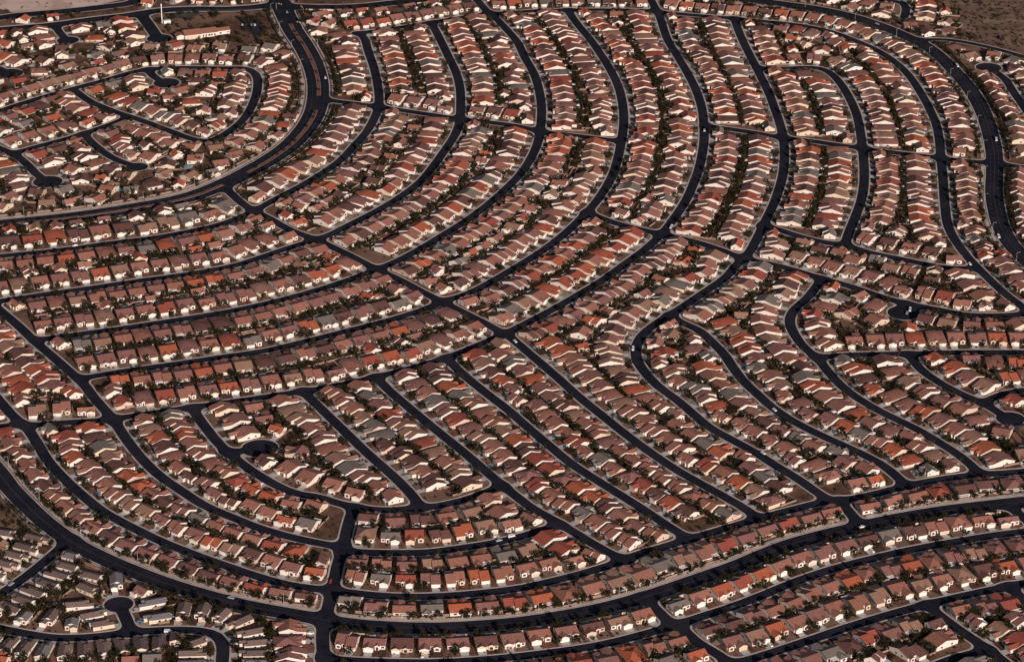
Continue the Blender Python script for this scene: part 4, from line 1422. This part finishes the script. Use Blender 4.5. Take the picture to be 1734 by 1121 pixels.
# the white mast and its hut
q = G(274.5, 39.5)
root = empty('mast', (*q, 0))
tag(root, 'tall white mast standing by the dark cul-de-sac', 'mast')
mb = MB(); mb.tube((0, 0, 0), (0, 0, 18.6), .46, .32, 10); mb.build('pole', [WHITE], root)
mb = MB(); mb.tube((0, 0, 17.2), (0, 0, 19.6), .5, .5, 10); mb.build('antenna_head', [WHITE], root)
mb = MB(); mb.box(-1.5, 1.5, -1.5, 1.5, 0, .35); mb.build('base', [CONCRETE], root)
q = G(283, 40)
root = empty('equipment_hut', (*q, 0), .3)
tag(root, 'small white flat-roofed hut beside the tall mast', 'hut')
mb = MB(); mb.box(-3.2, 3.2, -1.8, 1.8, 0, 2.7); mb.build('walls', [WHITE], root)
mb = MB(); mb.box(-3.5, 3.5, -2.1, 2.1, 2.7, 2.95); mb.build('roof', [WHITE], root)
mb = MB(); mb.box(-.5, .5, -1.86, -1.8, 0, 2.1); mb.build('door', [METAL], root)

# the long tiled hall
w, r = MB(), MB()
gable(w, r, -18, -2, 0, 16, 4.6, .33, .8)
gable(w, r, -2.1, 14, 1.2, 15.5, 4.3, .33, .8)
gable(w, r, 13.9, 27, 3.5, 13, 3.9, .33, .7)
gable(w, r, -25.5, -17.9, 3.0, 12.0, 3.4, .33, .6, True)
q = G(345, 65)
root = empty('hall', (*q, 0), math.radians(19))
tag(root, 'long hall with brown tiled roofs and tan doors near the cul-de-sac', 'hall')
o = MB(); o.v, o.f, o.m = w.v, w.f, [0] * len(w.f); o.build('walls', [WALL[0]], root)
r.build('roof', [ROOF[0], WALL[0]], root)
for k in range(4):
    d = MB(); d.box(-17 + k * 3.8, -14 + k * 3.8, -.06, 0, .05, 3.6); d.build('garage_door', [DOOR[1]], root)
for k in range(5):
    g = MB(); g.box(-.6 + k * 2.8, .8 + k * 2.8, 1.14, 1.2, 1.1, 2.9); g.build('window', [GLASS], root)
g = MB(); g.box(16.5, 18.5, 3.44, 3.5, .9, 2.5); g.build('window', [GLASS], root)

# pools
for (a, b, rx, ry, where) in ((1654, 516, 5.2, 3.4, 'oval blue pool near the right edge'), (316, 283, 4.5, 3.0, 'blue pool inside the big road bend, right one'),
                              (206, 321, 6.0, 2.6, 'greenish pool inside the big road bend, left one'), (1003, 567, 4.2, 3.0, 'blue pool near the central street crossing'),
                              (1671, 403, 3.2, 2.6, 'small blue pool behind the far right avenue'), (1049, 27, 4.0, 2.6, 'blue pool near the top street')):
    q = G(a, b)
    root = empty('swimming_pool', (*q, 0), .35)
    tag(root, where, 'pool', 'backyard swimming pools')
    n = 28
    ring = lambda k, s: (math.cos(2 * math.pi * k / n) * rx * s * (1 + .12 * math.sin(4 * math.pi * k / n + .6)), math.sin(2 * math.pi * k / n) * ry * s)
    mb = MB(); mb.add([(*ring(k, 1), .16) for k in range(n)], [tuple(range(n))]); mb.build('pool_surface', [WATER], root)
    s1, s2 = 1.0, 1.0 + .7 / ry
    mb = MB()
    for k in range(n):
        A, B, C, D = ring(k, s1), ring(k + 1, s1), ring(k + 1, s2), ring(k, s2)
        mb.add([(*A, .2), (*B, .2), (*C, .2), (*D, .2)], [(0, 3, 2, 1)])
        mb.add([(*A, .1), (*B, .1), (*B, .2), (*A, .2)], [(0, 1, 2, 3)]); mb.add([(*D, 0), (*C, 0), (*C, .2), (*D, .2)], [(3, 2, 1, 0)])
    mb.build('coping', [DRIVE], root)

# cars
CARCOL = {'white': mat('white_car_paint', (.78, .78, .76), rough=.35, spec=.5), 'silver': mat('silver_car_paint', (.45, .46, .48), rough=.35, metal=.3, spec=.5),
          'dark': mat('dark_car_paint', (.03, .03, .035), rough=.3, spec=.5), 'red': mat('red_car_paint', (.32, .03, .025), rough=.3, spec=.5), 'blue': mat('blue_car_paint', (.04, .07, .17), rough=.3, spec=.5)}


def car_meshes(van):
    b, g, wh = MB(), MB(), MB()
    if van: prof = [(-2.55, .35), (2.5, .35), (2.55, .95), (1.75, 1.15), (1.15, 1.95), (-2.45, 2.0), (-2.58, 1.2)]
    else: prof = [(-2.25, .32), (2.25, .32), (2.3, .72), (1.25, .92), (.55, 1.42), (-1.1, 1.45), (-1.75, 1.0), (-2.28, .92)]
    n = len(prof)
    lv = []
    for s in (-1, 1):
        for x, z in prof: lv.append((x, s * (.88 if z < 1.1 else .72 if not van else .82), z))
    b.add(lv, [tuple(range(n)), tuple(range(2 * n - 1, n - 1, -1))] + [(i, i + n, (i + 1) % n + n, (i + 1) % n) for i in range(n)], 0)
    if van: g.add([(1.72, -.78, 1.2), (1.72, .78, 1.2), (1.2, .74, 1.9), (1.2, -.74, 1.9)], [(0, 1, 2, 3)]); sides = (-2.2, 1.1, 1.3, 1.8, .87)
    else:
        g.add([(1.2, -.74, .97), (1.2, .74, .97), (.6, .68, 1.4), (.6, -.68, 1.4)], [(0, 1, 2, 3)])
        g.add([(-1.73, .74, 1.05), (-1.73, -.74, 1.05), (-1.2, -.68, 1.43), (-1.2, .68, 1.43)], [(0, 1, 2, 3)]); sides = (-1.2, .6, 1.02, 1.36, .83)
    for s in (-1, 1):
        y = sides[4] * s
        g.box(sides[0], sides[1], min(y, y - .04 * s) if s < 0 else y - .04, max(y, y + .04) if s < 0 else y, sides[2], sides[3])
    for v in (b,): pass
    ws = []
    for x in (-1.4, 1.4):
        for s in (-1, 1):
            m = MB(); m.tube((x, s * .68, .33), (x, s * .92, .33), .33, .33, 12); ws.append(m)
    g.v = [(x, y, z + .02) for x, y, z in g.v]
    return b.mesh('body', [CARCOL['white']]), g.mesh('window', [GLASS]), [m.mesh('wheel', [TYRE]) for m in ws]


CAR, VAN = car_meshes(False), car_meshes(True)


def nearest_dir(q):
    best = (1e9, 0)
    for nm in RD:
        p = RD[nm]['p']
        d = np.hypot(p[:, 0] - q[0], p[:, 1] - q[1])
        i = int(np.argmin(d))
        if d[i] < best[0]:
            j = min(i + 1, len(p) - 1); k = max(0, j - 2)
            best = (d[i], math.atan2(p[j][1] - p[k][1], p[j][0] - p[k][0]))
    return best[1]


for (a, b, c, van, lab) in ((44, 381, 'white', 0, 'white car on the divided road near the left edge'), (127, 417, 'white', 0, 'white car parked on the innermost ring street, left part'),
                            (1691, 402, 'white', 1, 'white van on the far right avenue bend'), (1137, 386, 'white', 1, 'white van near the middle cross street corner'),
                            (866, 909, 'white', 1, 'white van on the dead-end street near the slanting streets'), (845, 916, 'silver', 0, 'silver car just left of the white van on the dead-end street'),
                            (1541, 526, 'white', 1, 'white van on the small cul-de-sac at right'), (1536, 531, 'silver', 0, 'silver car beside the white van on the cul-de-sac'),
                            (1642, 448, 'white', 0, 'white car near the street corner at right'), (1072, 592, 'white', 1, 'white van on the sharp bend of the sixth ring street'),
                            (872, 579, 'white', 0, 'white car at the top of the fourth slanting street'), (1621, 113, 'white', 1, 'white van on the far right avenue, upper part'),
                            (1485, 42, 'silver', 0, 'silver car on the far right avenue near the top'), (1687, 238, 'white', 1, 'white van on the far right avenue by the crossing'),
                            (1311, 695, 'white', 0, 'white car on the fifth slanting street'), (1292, 768, 'white', 0, 'white car on the lower sixth ring street'),
                            (285, 1070, 'white', 1, 'white van on the bottom-left bending street'), (19, 990, 'silver', 0, 'silver car on the bottom-left diagonal street'),
                            (391, 1013, 'silver', 0, 'silver car on the bottom avenue, left part'), (1193, 222, 'white', 0, 'white car on the fifth ring street by the crossing'),
                            (551, 133, 'white', 0, 'white car on the divided road bend'), (486, 22, 'silver', 0, 'silver car at the top of the divided road'),
                            (530, 228, 'dark', 0, 'dark car at the edge of the divided road bend'), (905, 233, 'dark', 0, 'dark car on the third ring street by the crossing'),
                            (700, 1011, 'dark', 0, 'dark car on the lower street above the avenue'), (1020, 503, 'blue', 0, 'blue car on the fifth ring street curve'),
                            (1240, 1028, 'dark', 0, 'dark car on the street below the avenue'), (1460, 893, 'white', 0, 'white car on the bottom avenue, right part'),
                            (560, 985, 'red', 0, 'red car on the short wide cross street')):
    q = G(a, b)
    M = VAN if van else CAR
    root = empty('van' if van else 'car', (*q, .085), nearest_dir(q))
    tag(root, lab, 'van' if van else 'car', 'vehicles on the streets')
    for nm, me in [('body', M[0]), ('window', M[1])] + [('wheel', m) for m in M[2]]:
        o = bpy.data.objects.new(nm, me); COL.objects.link(o); o.parent = root
        if nm == 'body': slot(o, 0, CARCOL[c])
# parked in the hall's lot
for k, (dx, c) in enumerate(((0, 'white'), (3, 'dark'), (9, 'silver'), (12, 'white'))):
    q = G(420, 47)
    root = empty('car', (q[0] - 6 + dx, q[1] + 6, .07), 1.75)
    tag(root, f"{c} car parked in the hall's lot, {ONES[k + 1]} from left", 'car', 'vehicles on the streets')
    for nm, me in [('body', CAR[0]), ('window', CAR[1])] + [('wheel', m) for m in CAR[2]]:
        o = bpy.data.objects.new(nm, me); COL.objects.link(o); o.parent = root
        if nm == 'body': slot(o, 0, CARCOL[c])

# street lamps along the avenues
pole_mb = MB(); pole_mb.tube((0, 0, 0), (0, 0, 8.6), .11, .07, 8)
arm_mb = MB(); arm_mb.tube((0, 0, 8.5), (2.2, 0, 8.9), .06, .05, 6)
head_mb = MB(); head_mb.box(2.0, 2.8, -.16, .16, 8.82, 8.98)
LMP = [pole_mb.mesh('pole', [METAL]), arm_mb.mesh('arm', [METAL]), head_mb.mesh('lamp_head', [METAL])]
for nm, off, step, name in (('A', -12.6, 52, 'big divided road'), ('SS', 9.0, 58, 'bottom avenue'), ('R8', -9.2, 58, 'far right avenue')):
    k = 0
    for e in along(nm, off, step):
        if e is None: continue
        ix, iy = IMG(*e[0])
        if not (4 < ix < PW - 4 and 16 < iy < PH - 4) or fld(*e[0]) < .6: continue
        k += 1
        yaw = math.atan2(-e[1][0], e[1][1]) + (math.pi if off < 0 else 0)
        root = empty('street_lamp', (*e[0], .15), math.atan2(e[1][0], -e[1][1]) + (0 if off < 0 else math.pi))
        tag(root, f"thin grey street lamp on the {name}, {ordinal(k)} along", 'street lamp', 'street lamps of the avenues')
        for n2, me in zip(('pole', 'arm', 'lamp_head'), LMP):
            o = bpy.data.objects.new(n2, me); COL.objects.link(o); o.parent = root
# traffic lights at the top crossing
YEL = mat('yellow_signal_paint', (.62, .42, .04))
for (a, b, yaw, lab) in ((513, 50, 2.6, 'traffic light at the top crossing, lowest one'), (514, 25, 2.0, 'traffic light at the top crossing, right one'),
                         (468, 16, -.6, 'traffic light at the top crossing, left one'), (538, 78, 2.9, 'traffic light on the divided road below the crossing')):
    q = G(a, b)
    root = empty('traffic_light', (*q, .1), yaw)
    tag(root, lab, 'traffic light', 'traffic lights at the top crossing')
    mb = MB(); mb.tube((0, 0, 0), (0, 0, 6.4), .13, .1, 8); mb.build('pole', [METAL], root)
    mb = MB(); mb.tube((0, 0, 6.1), (7, 0, 6.6), .09, .06, 6); mb.build('arm', [METAL], root)
    for x in (3.5, 6.4):
        mb = MB(); mb.box(x - .25, x + .25, -.22, .22, 5.6, 6.9); mb.build('signal_head', [YEL], root)

# cars standing on driveways of the nearer houses
n = 0
for h in HOUSES:
    if not h.get('own') or random.random() > .1 or h['sb'] < 4.6: continue
    px, py = h['p']; ax, ay = h['a']; tx, ty = ay, -ax
    mir = -1 if h['type'] % 2 else 1
    gx = (3.4 * h['sx'] if h['type'] // 2 != 5 else 2.1) * mir
    x, y = gx + random.choice([-1.2, 1.2]), -2.75
    c = random.choices(list(CARCOL), [.45, .25, .18, .06, .06])[0]
    root = empty('car', (px + tx * x + ax * y, py + ty * x + ay * y, .085), h['yaw'] + math.pi / 2 * random.choice([-1, 1]))
    tag(root, f"{c} car at house {h['where']}", 'car', 'vehicles on the driveways')
    for nm, me in [('body', CAR[0]), ('window', CAR[1])] + [('wheel', m) for m in CAR[2]]:
        o = bpy.data.objects.new(nm, me); COL.objects.link(o); o.parent = root
        if nm == 'body': slot(o, 0, CARCOL[c])
